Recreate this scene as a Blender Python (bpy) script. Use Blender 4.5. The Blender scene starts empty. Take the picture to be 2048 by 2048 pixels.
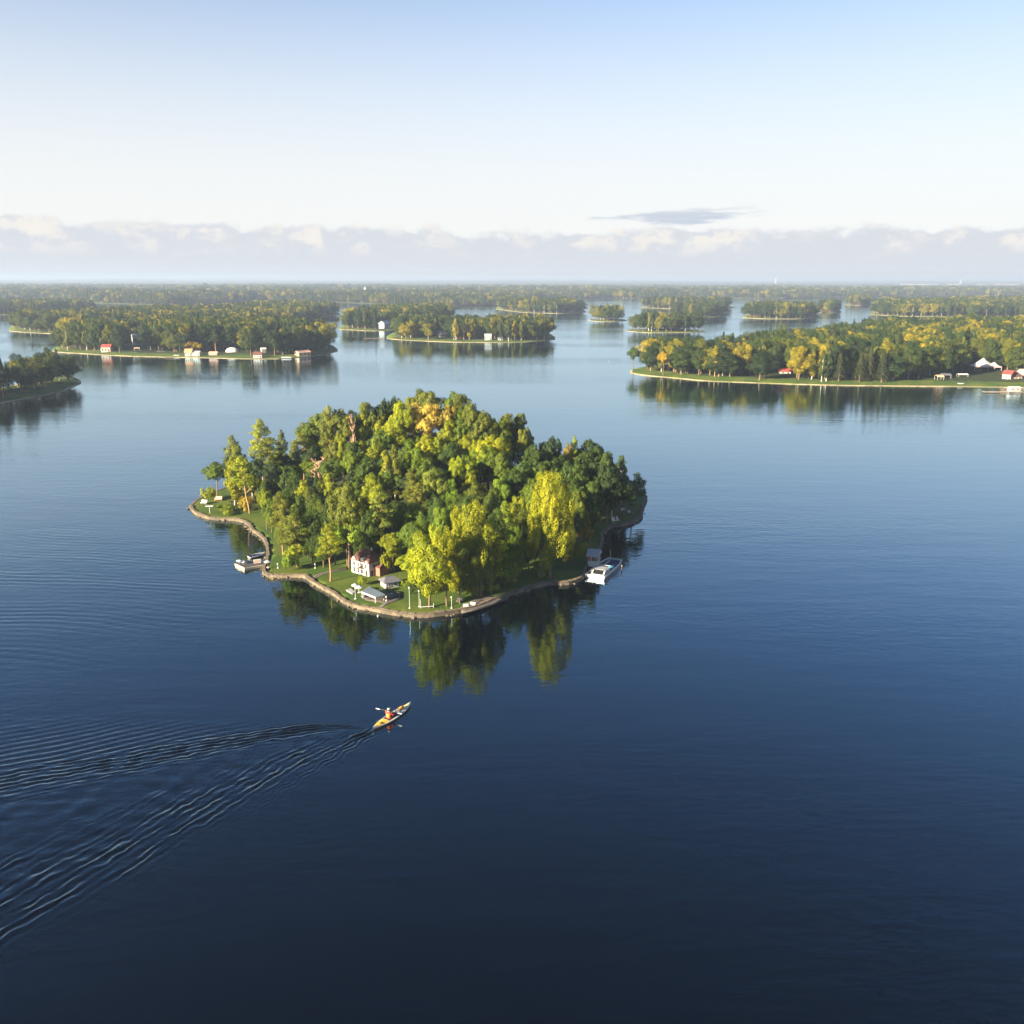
import bpy, bmesh, math, random
import numpy as np
from mathutils import Vector, Matrix
from mathutils.geometry import delaunay_2d_cdt

SC = bpy.context.scene
COL = SC.collection
R = math.radians
# ------------------------------------------------------------------ camera
CAM_H, FOC, PITCH, ROLL = 45.0, 1774.0, R(14.7), R(0.12)
cd = bpy.data.cameras.new('camera'); cam = bpy.data.objects.new('camera', cd); COL.objects.link(cam)
cd.sensor_width = 36.0; cd.lens = 36.0 * FOC / 2048.0; cd.clip_start = 0.5; cd.clip_end = 60000
FW = Vector((0, math.cos(PITCH), -math.sin(PITCH))); RT = Vector((1, 0, 0)); UP = RT.cross(FW)
RT2 = RT * math.cos(ROLL) + UP * math.sin(ROLL); UP2 = UP * math.cos(ROLL) - RT * math.sin(ROLL)
cam.matrix_world = Matrix(((RT2.x, UP2.x, -FW.x, 0), (RT2.y, UP2.y, -FW.y, 0), (RT2.z, UP2.z, -FW.z, CAM_H), (0, 0, 0, 1)))
SC.camera = cam
# ------------------------------------------------------------------ sun, sky, exposure
SUN_EL, SUN_AZ = R(17.5), R(-128.0)          # azimuth from +Y, clockwise: the low sun stands to the left, a little behind
SUN_DIR = Vector((math.sin(SUN_AZ) * math.cos(SUN_EL), math.cos(SUN_AZ) * math.cos(SUN_EL), math.sin(SUN_EL)))
sl = bpy.data.lights.new('sun', 'SUN'); sl.energy = 5.0; sl.angle = R(0.6); sl.color = (1.0, 0.84, 0.56)
so = bpy.data.objects.new('sun', sl); COL.objects.link(so)
so.rotation_euler = (-SUN_DIR).to_track_quat('-Z', 'Y').to_euler()
vs = SC.view_settings
vs.view_transform = 'Standard'; vs.look = 'None'; vs.gamma = 1.0; vs.use_curve_mapping = False; vs.exposure = 2.26
SC.cycles.use_denoising = True
SC.cycles.max_bounces = 6; SC.cycles.diffuse_bounces = 2; SC.cycles.glossy_bounces = 3; SC.cycles.transmission_bounces = 3
SC.cycles.volume_bounces = 0; SC.cycles.transparent_max_bounces = 6
SC.cycles.caustics_reflective = False; SC.cycles.caustics_refractive = False
SC.cycles.sample_clamp_indirect = 6.0

def NT(tree):
    N, L = tree.nodes, tree.links
    def node(t, ins=None, **kw):
        n = N.new(t)
        for k, v in kw.items(): setattr(n, k, v)
        for k, v in (ins or {}).items():
            if hasattr(v, 'is_output') or isinstance(v, bpy.types.NodeSocket): L.new(v, n.inputs[k])
            else: n.inputs[k].default_value = v
        return n
    def math_(op, a, b=0.0, c=None, clamp=False):
        n = N.new('ShaderNodeMath'); n.operation = op; n.use_clamp = clamp
        for i, v in enumerate((a, b, c)):
            if v is None: continue
            if isinstance(v, bpy.types.NodeSocket): L.new(v, n.inputs[i])
            else: n.inputs[i].default_value = v
        return n.outputs[0]
    def smooth(v, lo, hi):
        n = N.new('ShaderNodeMapRange'); n.interpolation_type = 'SMOOTHSTEP'
        L.new(v, n.inputs[0]); n.inputs[1].default_value = lo; n.inputs[2].default_value = hi
        return n.outputs[0]
    def mixc(f, a, b, mode='MIX'):
        n = N.new('ShaderNodeMix'); n.data_type = 'RGBA'; n.blend_type = mode
        for i, v in ((0, f), (6, a), (7, b)):
            if isinstance(v, bpy.types.NodeSocket): L.new(v, n.inputs[i])
            else: n.inputs[i].default_value = v
        return n.outputs[2]
    return node, math_, smooth, mixc

world = bpy.data.worlds.new('World'); SC.world = world; world.use_nodes = True
wt = world.node_tree; wt.nodes.clear()
node, M_, S_, X_ = NT(wt)
sky = node('ShaderNodeTexSky', sky_type='NISHITA')
sky.sun_disc = False; sky.sun_elevation = SUN_EL; sky.sun_rotation = SUN_AZ
sky.altitude = 0; sky.air_density = 1.0; sky.dust_density = 0.05; sky.ozone_density = 4.5
tc = node('ShaderNodeTexCoord')
sep = node('ShaderNodeSeparateXYZ', {0: tc.outputs['Generated']})
zz = sep.outputs[2]
def wnoise(sx, sz, scale, det, rough=0.55, off=0.0):
    mp = node('ShaderNodeMapping', {0: tc.outputs['Generated'], 1: (off, off * 0.7, off * 1.3), 3: (sx, sx, sz)})
    return node('ShaderNodeTexNoise', {'Vector': mp.outputs[0], 'Scale': scale, 'Detail': det, 'Roughness': rough}).outputs[0]
# a pale, thin veil in the lower sky, all the way round
veil = M_('MULTIPLY', M_('SUBTRACT', 1.0, S_(zz, 0.05, 0.40)), 0.93)
bright = node('ShaderNodeVectorMath', {0: sky.outputs[0], 1: (0.86, 0.85, 0.84)}, operation='MULTIPLY').outputs[0]
base = X_(veil, bright, (4.02, 3.98, 3.88, 1))
# a bank of low cumulus along the horizon, all the way round
n1 = wnoise(1.0, 2.2, 9.0, 6.0, 0.6)
n2 = wnoise(1.0, 1.6, 26.0, 5.0, 0.6, 3.1)
n0 = wnoise(1.0, 1.0, 1.6, 2.0, 0.5, 7.7)
edge = M_('ADD', M_('ADD', 0.053, M_('MULTIPLY', M_('SUBTRACT', n1, 0.5), 0.040)), M_('ADD', M_('MULTIPLY', M_('SUBTRACT', n2, 0.5), 0.032), M_('MULTIPLY', M_('SUBTRACT', n0, 0.5), 0.03)))
bank = S_(M_('SUBTRACT', edge, zz), -0.001, 0.006)
puff = M_('MULTIPLY', S_(n2, 0.50, 0.62), M_('MULTIPLY', S_(zz, 0.018, 0.040), S_(n1, 0.36, 0.50)))
cloudc = X_(M_('MULTIPLY', puff, 1.0), (2.78, 2.92, 3.22, 1), (3.95, 3.72, 3.42, 1))
sky2 = X_(M_('MULTIPLY', bank, 0.80), base, cloudc)
mp3 = node('ShaderNodeMapping', {0: tc.outputs['Generated'], 1: (33.0, 23.1, 42.9), 2: (0, 0, R(7.0)), 3: (1.0, 1.0, 9.0)})
n3 = node('ShaderNodeTexNoise', {'Vector': mp3.outputs[0], 'Scale': 3.2, 'Detail': 5.0, 'Roughness': 0.55}).outputs[0]
strip = M_('MULTIPLY', S_(n3, 0.60, 0.65), M_('MULTIPLY', S_(zz, 0.050, 0.058), M_('SUBTRACT', 1.0, S_(zz, 0.064, 0.080))))
sky3 = X_(M_('MULTIPLY', strip, 0.75), sky2, (2.1, 2.4, 2.95, 1))
bg = node('ShaderNodeBackground', {0: sky3, 1: 0.05})
node('ShaderNodeOutputWorld', {0: bg.outputs[0]})

# ------------------------------------------------------------------ helpers: picture geometry -> places on the lake
def ray(px, py):
    return (FW + RT2 * ((px - 1024) / FOC) + UP2 * ((1024 - py) / FOC)).normalized()
def G(px, py, z=0.0):                         # the point at height z that the photograph shows there
    d = ray(px, py); t = (z - CAM_H) / d.z
    return Vector((d.x * t, d.y * t, z))
def P19(x, y): return x * 2048 / 1932, y * 2048 / 1932
def mpp(p):                                   # metres per photo pixel (2048) at a point
    return (Vector(p) - Vector((0, 0, CAM_H))).dot(FW) / FOC
# ------------------------------------------------------------------ materials
MATS = {}
def mat(name, col, rough=0.7, var=0.12, vscale=3.0, metallic=0.0, bump=0.0, spec=0.5):
    if name in MATS: return MATS[name]
    m = bpy.data.materials.new(name); m.use_nodes = True
    node, M_, S_, X_ = NT(m.node_tree); b = m.node_tree.nodes['Principled BSDF']
    tc = node('ShaderNodeTexCoord')
    n = node('ShaderNodeTexNoise', {'Vector': tc.outputs['Object'], 'Scale': vscale, 'Detail': 5.0, 'Roughness': 0.65})
    f = M_('ADD', 1.0 - var, M_('MULTIPLY', n.outputs[0], 2 * var))
    c = node('ShaderNodeVectorMath', {0: (col[0], col[1], col[2])}, operation='SCALE'); m.node_tree.links.new(f, c.inputs['Scale'])
    m.node_tree.links.new(c.outputs[0], b.inputs['Base Color'])
    b.inputs['Roughness'].default_value = rough; b.inputs['Metallic'].default_value = metallic; b.inputs['Specular IOR Level'].default_value = spec
    if bump:
        bp = node('ShaderNodeBump', {'Strength': 1.0, 'Distance': bump, 'Height': n.outputs[0]}); m.node_tree.links.new(bp.outputs[0], b.inputs['Normal'])
    MATS[name] = m; return m

def leaf_mat(name, mode, ramp=None):
    m = bpy.data.materials.new(name); m.use_nodes = True; t = m.node_tree; t.nodes.clear()
    node, M_, S_, X_ = NT(t)
    oi = node('ShaderNodeObjectInfo'); at = node('ShaderNodeAttribute', attribute_name='tint')
    if mode == 'color': col = oi.outputs['Color']
    else:
        cr = node('ShaderNodeValToRGB', {0: oi.outputs['Random']}); e = cr.color_ramp.elements
        while len(e) < len(ramp): e.new(0.5)
        for i, (p, c) in enumerate(ramp): e[i].position = p; e[i].color = (*c, 1)
        col = cr.outputs[0]
    k = M_('ADD', 0.62, M_('MULTIPLY', at.outputs['Fac'], 0.76))
    sc = node('ShaderNodeVectorMath', {0: col}, operation='SCALE'); t.links.new(k, sc.inputs['Scale'])
    yel = node('ShaderNodeVectorMath', {0: sc.outputs[0], 1: (1.28, 1.08, 0.72)}, operation='MULTIPLY')
    c2 = X_(S_(at.outputs['Fac'], 0.55, 1.0), sc.outputs[0], yel.outputs[0])
    d = node('ShaderNodeBsdfPrincipled', {'Base Color': c2, 'Roughness': 0.6, 'Specular IOR Level': 0.25})
    tr = node('ShaderNodeBsdfTranslucent', {'Color': c2})
    mx = node('ShaderNodeMixShader', {0: 0.38, 1: d.outputs[0], 2: tr.outputs[0]})
    node('ShaderNodeOutputMaterial', {0: mx.outputs[0]})
    MATS[name] = m; return m

LEAF = leaf_mat('leaf_near', 'color')
LEAFFAR = leaf_mat('leaf_far', 'ramp', [(0.0, (0.022, 0.046, 0.016)), (0.38, (0.036, 0.066, 0.016)), (0.66, (0.068, 0.098, 0.016)), (0.85, (0.16, 0.165, 0.015)), (1.0, (0.32, 0.27, 0.015))])
LEAFCON = leaf_mat('leaf_conifer_far', 'ramp', [(0.0, (0.016, 0.032, 0.018)), (0.7, (0.024, 0.045, 0.020)), (1.0, (0.05, 0.06, 0.02))])
BARK = mat('bark', (0.14, 0.095, 0.06), 0.9, 0.25, 2.0)
PINEBARK = mat('pine_bark', (0.34, 0.19, 0.10), 0.9, 0.25, 2.0)
BIRCHBARK = mat('birch_bark', (0.45, 0.40, 0.33), 0.85, 0.3, 2.0)
DEADWOOD = mat('dead_wood', (0.50, 0.31, 0.22), 0.9, 0.2, 2.0)

def two_tone(name, c1, c2, scale, lo=0.42, hi=0.58, rough=0.9, c3=None, bump=0.0, fine=None):
    m = bpy.data.materials.new(name); m.use_nodes = True; node, M_, S_, X_ = NT(m.node_tree); b = m.node_tree.nodes['Principled BSDF']
    tc = node('ShaderNodeTexCoord')
    n = node('ShaderNodeTexNoise', {'Vector': tc.outputs['Object'], 'Scale': scale, 'Detail': 6.0, 'Roughness': 0.6})
    n2 = node('ShaderNodeTexNoise', {'Vector': tc.outputs['Object'], 'Scale': fine or scale * 9, 'Detail': 4.0, 'Roughness': 0.7})
    c = X_(S_(n.outputs[0], lo, hi), (*c1, 1), (*c2, 1))
    if c3: c = X_(M_('MULTIPLY', S_(n2.outputs[0], 0.50, 0.66), 0.7), c, (*c3, 1))
    m.node_tree.links.new(c, b.inputs['Base Color']); b.inputs['Roughness'].default_value = rough; b.inputs['Specular IOR Level'].default_value = 0.2
    if bump:
        bp = node('ShaderNodeBump', {'Strength': 1.0, 'Distance': bump, 'Height': n2.outputs[0]}); m.node_tree.links.new(bp.outputs[0], b.inputs['Normal'])
    MATS[name] = m; return m
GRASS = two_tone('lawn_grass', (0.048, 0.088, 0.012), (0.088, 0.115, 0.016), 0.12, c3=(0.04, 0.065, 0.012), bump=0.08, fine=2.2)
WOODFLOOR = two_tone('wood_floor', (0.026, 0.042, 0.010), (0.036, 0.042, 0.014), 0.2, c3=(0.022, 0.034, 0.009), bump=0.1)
STONE = two_tone('shore_stone', (0.185, 0.145, 0.105), (0.095, 0.08, 0.063), 0.5, c3=(0.065, 0.055, 0.045), bump=0.06, fine=3.5)
SAND = two_tone('shore_sand', (0.32, 0.25, 0.16), (0.19, 0.155, 0.10), 0.05, c3=(0.13, 0.11, 0.07), fine=0.4)
GRAVEL = two_tone('gravel', (0.085, 0.075, 0.07), (0.13, 0.11, 0.10), 0.5, c3=(0.07, 0.06, 0.055), bump=0.02)
CANOPY = two_tone('far_canopy', (0.020, 0.036, 0.018), (0.055, 0.060, 0.020), 0.02, c3=(0.016, 0.026, 0.014), fine=0.08)
WHITE = mat('white_paint', (0.46, 0.46, 0.455), 0.6, 0.06, 1.5)
CREAM = mat('cream_plaster', (0.40, 0.395, 0.39), 0.8, 0.10, 1.2)
PINK = mat('pink_plaster', (0.48, 0.33, 0.29), 0.8, 0.08, 0.8)
REDROOF = mat('red_roof_tile', (0.105, 0.042, 0.034), 0.8, 0.22, 2.5)
BRIGHTRED = mat('bright_red_roof', (0.27, 0.05, 0.04), 0.7, 0.12, 1.5)
GREYROOF = mat('grey_roof_sheet', (0.11, 0.11, 0.135), 0.6, 0.12, 1.5)
PALEROOF = mat('pale_grey_roof', (0.30, 0.30, 0.33), 0.6, 0.10, 1.5)
BLUEGREY = mat('blue_grey_membrane', (0.13, 0.17, 0.22), 0.6, 0.10, 1.0)
BRICK = mat('red_brick', (0.34, 0.12, 0.09), 0.85, 0.2, 4.0)
DARKGLASS = mat('dark_glass', (0.012, 0.014, 0.018), 0.45, 0.1, 1.0, spec=0.15)
DARKWOOD = mat('dark_wood', (0.07, 0.045, 0.03), 0.8, 0.2, 2.0)
TANWOOD = mat('tan_timber', (0.40, 0.27, 0.16), 0.8, 0.18, 2.0)
BLACK = mat('black_rubber', (0.02, 0.02, 0.022), 0.6, 0.1, 1.0)
DECKDARK = mat('dark_deck', (0.055, 0.06, 0.065), 0.7, 0.2, 2.0)
TEAL = mat('teal_canvas', (0.02, 0.22, 0.36), 0.7, 0.1, 2.0)
NAVY = mat('navy_canvas', (0.03, 0.04, 0.12), 0.7, 0.1, 2.0)
TENT = mat('white_canvas', (0.52, 0.515, 0.52), 0.7, 0.05, 0.6)
METAL = mat('pale_metal', (0.62, 0.64, 0.64), 0.45, 0.06, 2.0, 0.3)
HULLW = mat('white_gelcoat', (0.46, 0.455, 0.44), 0.25, 0.05, 1.0)
YELLOWP = mat('yellow_deck', (0.72, 0.42, 0.05), 0.4, 0.08, 1.5)
REDJ = mat('red_jacket', (0.55, 0.03, 0.025), 0.8, 0.12, 6.0)
ORANGE = mat('orange_vest', (0.85, 0.22, 0.04), 0.75, 0.10, 6.0)
SKIN = mat('skin', (0.55, 0.33, 0.23), 0.6, 0.05, 6.0)
TROUSER = mat('dark_trousers', (0.03, 0.03, 0.04), 0.8, 0.1, 4.0)
CAPC = mat('cream_cap', (0.75, 0.68, 0.48), 0.8, 0.06, 6.0)

# ------------------------------------------------------------------ object helpers
def tag(o, label=None, cat=None, group=None, kind=None):
    if label: o['label'] = label
    if cat: o['category'] = cat
    if group: o['group'] = group
    if kind: o['kind'] = kind
    return o
def link(name, me, parent=None, loc=None, rz=0.0):
    o = bpy.data.objects.new(name, me); COL.objects.link(o)
    if parent is not None: o.parent = parent
    if loc is not None: o.location = loc
    if rz: o.rotation_euler = (0, 0, rz)
    return o
def empty(name, loc, rz=0.0):
    o = bpy.data.objects.new(name, None); COL.objects.link(o); o.location = loc; o.rotation_euler = (0, 0, rz); o.empty_display_size = 0.5
    return o
def np_mesh(name, V, F, mats, smooth=False, tint=None, mi=None):
    """V (n,3), F (m,k) all polygons with k corners."""
    V = np.asarray(V, dtype=np.float32); F = np.asarray(F, dtype=np.int32)
    me = bpy.data.meshes.new(name); me.vertices.add(len(V)); me.vertices.foreach_set('co', V.ravel())
    k = F.shape[1]; me.loops.add(F.size); me.loops.foreach_set('vertex_index', F.ravel())
    me.polygons.add(len(F)); me.polygons.foreach_set('loop_start', np.arange(0, F.size, k, dtype=np.int32))
    for m in (mats if isinstance(mats, (list, tuple)) else [mats]): me.materials.append(m)
    if mi is not None: me.polygons.foreach_set('material_index', np.asarray(mi, dtype=np.int32))
    if smooth: me.polygons.foreach_set('use_smooth', np.ones(len(F), dtype=bool))
    me.update(calc_edges=True)
    if tint is not None:
        a = me.attributes.new('tint', 'FLOAT', 'FACE'); a.data.foreach_set('value', np.asarray(tint, dtype=np.float32))
    return me

class MB:
    """collects solid pieces, built as one mesh object"""
    def __init__(s): s.v = []; s.f = []
    def add(s, V, F):
        n = len(s.v); s.v += [tuple(p) for p in V]; s.f += [tuple(i + n for i in f) for f in F]; return s
    def box(s, x0, x1, y0, y1, z0, z1):
        return s.add([(x0,y0,z0),(x1,y0,z0),(x1,y1,z0),(x0,y1,z0),(x0,y0,z1),(x1,y0,z1),(x1,y1,z1),(x0,y1,z1)],
                     [(3,2,1,0),(4,5,6,7),(0,1,5,4),(1,2,6,5),(2,3,7,6),(3,0,4,7)])
    def prism(s, prof, a, b, axis='y'):
        """profile (u,w) polygon (counter-clockwise seen along -axis) extruded from a to b"""
        n = len(prof)
        P = (lambda u, w, t: (u, t, w)) if axis == 'y' else ((lambda u, w, t: (t, u, w)) if axis == 'x' else (lambda u, w, t: (u, w, t)))
        V = [P(u, w, a) for u, w in prof] + [P(u, w, b) for u, w in prof]
        return s.add(V, [tuple(range(n)), tuple(range(2 * n - 1, n - 1, -1))] + [(i, i + n, (i + 1) % n + n, (i + 1) % n) for i in range(n)])
    def tube(s, pts, radii, n=6, cap=True):
        pts = [Vector(p) for p in pts]; V = []; F = []
        for i, p in enumerate(pts):
            d = (pts[min(i + 1, len(pts) - 1)] - pts[max(i - 1, 0)]).normalized()
            a = d.cross(Vector((0, 0, 1)) if abs(d.z) < 0.9 else Vector((1, 0, 0))).normalized(); b = d.cross(a)
            r = radii[i] if isinstance(radii, (list, tuple)) else radii
            for k in range(n):
                t = 2 * math.pi * k / n; V.append(p + a * (r * math.cos(t)) + b * (r * math.sin(t)))
        for i in range(len(pts) - 1):
            for k in range(n): F.append((i*n+k, i*n+(k+1)%n, (i+1)*n+(k+1)%n, (i+1)*n+k))
        if cap: F.append(tuple(range(n))[::-1]); F.append(tuple(range((len(pts)-1)*n, len(pts)*n)))
        return s.add(V, F)
    def lathe(s, prof, c=(0, 0, 0), n=12):
        V = []; F = []
        for r, z in prof:
            for k in range(n): t = 2*math.pi*k/n; V.append((c[0]+r*math.cos(t), c[1]+r*math.sin(t), c[2]+z))
        for i in range(len(prof)-1):
            for k in range(n): F.append((i*n+k, i*n+(k+1)%n, (i+1)*n+(k+1)%n, (i+1)*n+k))
        F.append(tuple(range(n))[::-1]); F.append(tuple(range((len(prof)-1)*n, len(prof)*n)))
        return s.add(V, F)
    def build(s, name, m, parent=None, smooth=False, loc=None, rz=0.0):
        me = bpy.data.meshes.new(name); me.from_pydata([tuple(v) for v in s.v], [], s.f); me.materials.append(m)
        bm = bmesh.new(); bm.from_mesh(me); bmesh.ops.recalc_face_normals(bm, faces=bm.faces); bm.to_mesh(me); bm.free()
        if smooth:
            for p in me.polygons: p.use_smooth = True
        me.update()
        return link(name, me, parent, loc, rz)

# ------------------------------------------------------------------ the lake: one sheet, rippled by the kayak's wake
rng = np.random.default_rng(7)
def spread(lo, hi, step, far):
    fine = np.arange(lo, hi + 1e-6, step)
    out, d, x = [], step, 0.0
    while x < far: d *= 1.35; x += d; out.append(x)
    out = np.array(out)
    return np.concatenate([(lo - out)[::-1], fine, hi + out])
def snoise(x, y, scale, seed, n=14, ax=1.0):
    r = np.random.default_rng(seed); z = np.zeros_like(x)
    for i in range(n):
        a = r.uniform(0, 2 * np.pi); k = 2 * np.pi / scale * r.uniform(0.5, 1.6)
        z += np.sin(k * (np.cos(a) * x * ax + np.sin(a) * y) + r.uniform(0, 6.28))
    return z / math.sqrt(n)
def sstep(v, a, b):
    t = np.clip((v - a) / (b - a), 0, 1); return t * t * (3 - 2 * t)
STERN, BOW = G(*P19(704, 1378)), G(*P19(775, 1331))
AX = (BOW - STERN).to_2d().normalized()
def arm(pts):
    g = []
    for p in pts:
        q = G(*P19(*p)); dx, dy = q.x - STERN.x, q.y - STERN.y; g.append((-(dx * AX.x + dy * AX.y), -dx * AX.y + dy * AX.x))
    g.sort(); gu = np.array([a for a, _ in g]); gv = np.array([b for _, b in g]); return lambda u: np.interp(u, gu, gv)
upper = arm([(-180, 1515), (0, 1478), (150, 1452), (300, 1424), (450, 1396), (600, 1371), (700, 1371)])
lower = arm([(-180, 1850), (0, 1745), (130, 1680), (250, 1612), (400, 1530), (550, 1444), (640, 1408), (708, 1380)])
def spread2(zones, far):                          # fine where the wake runs, coarser outwards
    fine = np.concatenate([np.arange(a, b_, st) for a, b_, st in zones] + [[zones[-1][1]]]); out, d, x = [], 0.3, 0.0
    while x < far: d *= 1.35; x += d; out.append(x)
    out = np.array(out); return np.clip(np.concatenate([(fine[0] - out)[::-1], fine, fine[-1] + out]), -15600, 15600)
xs = spread2([(-98, -60, 0.25), (-60, -12, 0.10), (-12, 4, 0.25)], 15200); ys = spread2([(44, 100, 0.125), (100, 185, 0.28)], 15200)
X, Y = np.meshgrid(xs, ys, indexing='xy')
U = -((X - STERN.x) * AX.x + (Y - STERN.y) * AX.y); VV = -(X - STERN.x) * AX.y + (Y - STERN.y) * AX.x
s = np.clip(U, 0, None)                           # metres astern
on = sstep(U, -0.6, 1.0)
Z = np.zeros_like(X)
vl, vu = lower(U), upper(U)
# right-hand arm of the wake: a braid of short choppy crests
w = 0.60 + 0.135 * s
q = (VV - vl) * 0.93 + snoise(X, Y, 9.0, 3) * (0.07 + 0.005 * s) + snoise(X, Y, 2.2, 4) * 0.11 + snoise(X, Y, 1.1, 44) * 0.05
env = np.exp(-np.clip(q, 0, None) ** 2 / (2 * (w * 0.95) ** 2)) * np.exp(-np.clip(-q, 0, None) ** 2 / (2 * (w * 0.30) ** 2))
lam = 0.64 + 0.0075 * s
chop = np.clip(0.62 + 0.55 * snoise(U * 0.55 + VV * 0.5, VV * 1.2, 2.3, 5), 0.04, 1.8)
Z += on * env * chop * 0.064 * np.minimum(lam, 1.05) * np.sin(2 * np.pi * (q + 0.10 * U) / lam) * np.exp(-s / 90) * (1 + 0.6 * np.exp(-s / 12))
# left-hand arm: a narrower braid
w = 0.75 + 0.058 * s
q = (VV - vu) * 0.93 + snoise(X, Y, 8.0, 13) * (0.07 + 0.006 * s) + snoise(X, Y, 2.0, 14) * 0.12 + snoise(X, Y, 1.0, 45) * 0.04
env = np.exp(-q ** 2 / (2 * w ** 2)); lam = 0.64 + 0.009 * s
chop = np.clip(0.65 + 0.5 * snoise(U * 0.5, VV * 1.4, 2.2, 15), 0.06, 1.7)
chop = chop + (1.1 - chop) * np.exp(-s / 7.0)
Z += on * env * chop * 0.070 * np.minimum(lam, 1.2) * np.sin(2 * np.pi * (q - 0.05 * U) / lam) * np.exp(-s / 90) * (1 + 0.9 * np.exp(-s / 12))
# right behind the stern
Z += on * 0.05 * np.exp(-s / 8.0) * np.exp(-(VV / 0.9) ** 2) * np.sin(VV * 11 + 2 * np.sin(s * 2.3))
# between the arms: weak confused water
mid = sstep(VV - vl, 0, 2.5) * (1 - sstep(VV - vu, -2.5, 0)) * on
Z += mid * 0.016 * snoise(X * 0.7, Y, 1.7, 21) + mid * 0.010 * snoise(U * 0.4, VV, 2.4, 22)
# outside the left arm: long smooth crests fanning out towards the island
q = (VV - vu) * 0.9
fan = q + 0.16 * U + snoise(X, Y, 30.0, 31) * 0.45 + snoise(X, Y, 7.0, 32) * 0.06
lam = 0.95 + 0.010 * s
env = sstep(q, 0.2, 2.0) * sstep(s * 1.05 + 1.0 - q, 0, 10.0) * (1 - sstep(q, 42, 70)) * np.exp(-np.clip(q, 0, None) / 70)
grp = np.clip(0.60 + 0.46 * snoise(X * 0.35, Y, 15.0, 33), 0.06, 1.5)
Z += sstep(U, 1.0, 6.0) * env * grp * 0.019 * lam * np.sin(2 * np.pi * fan / lam)
# older, slower waves running in from the left
old = Y + 0.16 * X + snoise(X, Y, 40.0, 81) * 0.8 + snoise(X, Y, 9.0, 82) * 0.10
env = sstep(-X, 34, 56) * sstep(Y, 92, 108) * (1 - sstep(Y, 140, 176)) * np.clip(0.55 + 0.5 * snoise(X * 0.3, Y, 13.0, 83), 0.03, 1.5)
Z += env * 0.0105 * np.sin(2 * np.pi * old / 1.55)
# rings off the left point
pc = G(392, 1016); rr = np.hypot(X - pc.x + 1.0, Y - pc.y)
Z += np.exp(-((rr - 8.0) / 3.5) ** 2) * (X < pc.x) * 0.010 * np.sin(2 * np.pi * rr / 1.05)
# along the hull
ax_ = (BOW - STERN).to_2d(); Lk = ax_.length; ax_ = ax_ / Lk
u = (X - STERN.x) * ax_.x + (Y - STERN.y) * ax_.y; v = np.abs(-(X - STERN.x) * ax_.y + (Y - STERN.y) * ax_.x)
Z += 0.02 * np.exp(-((v - 0.55) / 0.4) ** 2) * sstep(u, -1.0, 2.0) * (1 - sstep(u, Lk - 1.0, Lk + 1.0)) * np.sin(v * 9)
inb = sstep(X, -98, -96) * (1 - sstep(X, 3, 4)) * sstep(Y, 44, 45) * (1 - sstep(Y, 180, 185))
Z *= inb
nx, ny = len(xs), len(ys)
idx = np.arange(nx * ny).reshape(ny, nx)
F = np.stack([idx[:-1, :-1], idx[:-1, 1:], idx[1:, 1:], idx[1:, :-1]], -1).reshape(-1, 4)
wm = bpy.data.materials.new('lake_water'); wm.use_nodes = True
wm.node_tree.nodes.clear(); node, M_, S_, X_ = NT(wm.node_tree)
geo = node('ShaderNodeNewGeometry')
def gn(sx, sy, scale, det, off=0):
    mp = node('ShaderNodeMapping', {0: geo.outputs['Position'], 1: (off, off, 0), 2: (0, 0, R(6)), 3: (sx, sy, 1)})
    return node('ShaderNodeTexNoise', {'Vector': mp.outputs[0], 'Scale': scale, 'Detail': det, 'Roughness': 0.5}).outputs[0]
rip = gn(0.45, 1.0, 1.25, 2.0); rip2 = gn(0.6, 1.0, 3.4, 1.0, 17); swell = gn(0.3, 1.0, 0.16, 2.0, 5); midw = gn(0.32, 1.0, 0.42, 2.0, 61)
wind = S_(gn(0.25, 1.0, 0.014, 3.0, 40), 0.40, 0.62)
amp = M_('ADD', 0.45, M_('MULTIPLY', wind, 0.9))
hgt = M_('ADD', M_('MULTIPLY', amp, M_('ADD', M_('MULTIPLY', rip, 0.036), M_('MULTIPLY', rip2, 0.006))), M_('ADD', M_('MULTIPLY', swell, 0.040), M_('MULTIPLY', M_('MULTIPLY', amp, midw), 0.038)))
bp = node('ShaderNodeBump', {'Strength': 1.0, 'Distance': 1.0, 'Height': hgt})
lw = node('ShaderNodeLayerWeight', {'Blend': 0.5, 'Normal': bp.outputs[0]})
refl = M_('ADD', 0.005, M_('MULTIPLY', M_('POWER', lw.outputs['Facing'], 3.0), 0.99))   # wavelets raise the reflectance towards grazing
deep = node('ShaderNodeBsdfDiffuse', {'Color': (0.0001, 0.0007, 0.0030, 1)})          # peat-dark water, faint blue
surf = node('ShaderNodeBsdfGlossy', {'Color': (0.69, 0.885, 1.0, 1), 'Roughness': 0.03, 'Normal': bp.outputs[0]})
mxw = node('ShaderNodeMixShader', {0: refl, 1: deep.outputs[0], 2: surf.outputs[0]})
node('ShaderNodeOutputMaterial', {0: mxw.outputs[0]})
water = link('lake_water', np_mesh('lake_water', np.stack([X.ravel(), Y.ravel(), Z.ravel()], -1), F, wm, smooth=True))
tag(water, 'dark blue lake with a kayak wake fanning to the left', 'lake', kind='structure')
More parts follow.
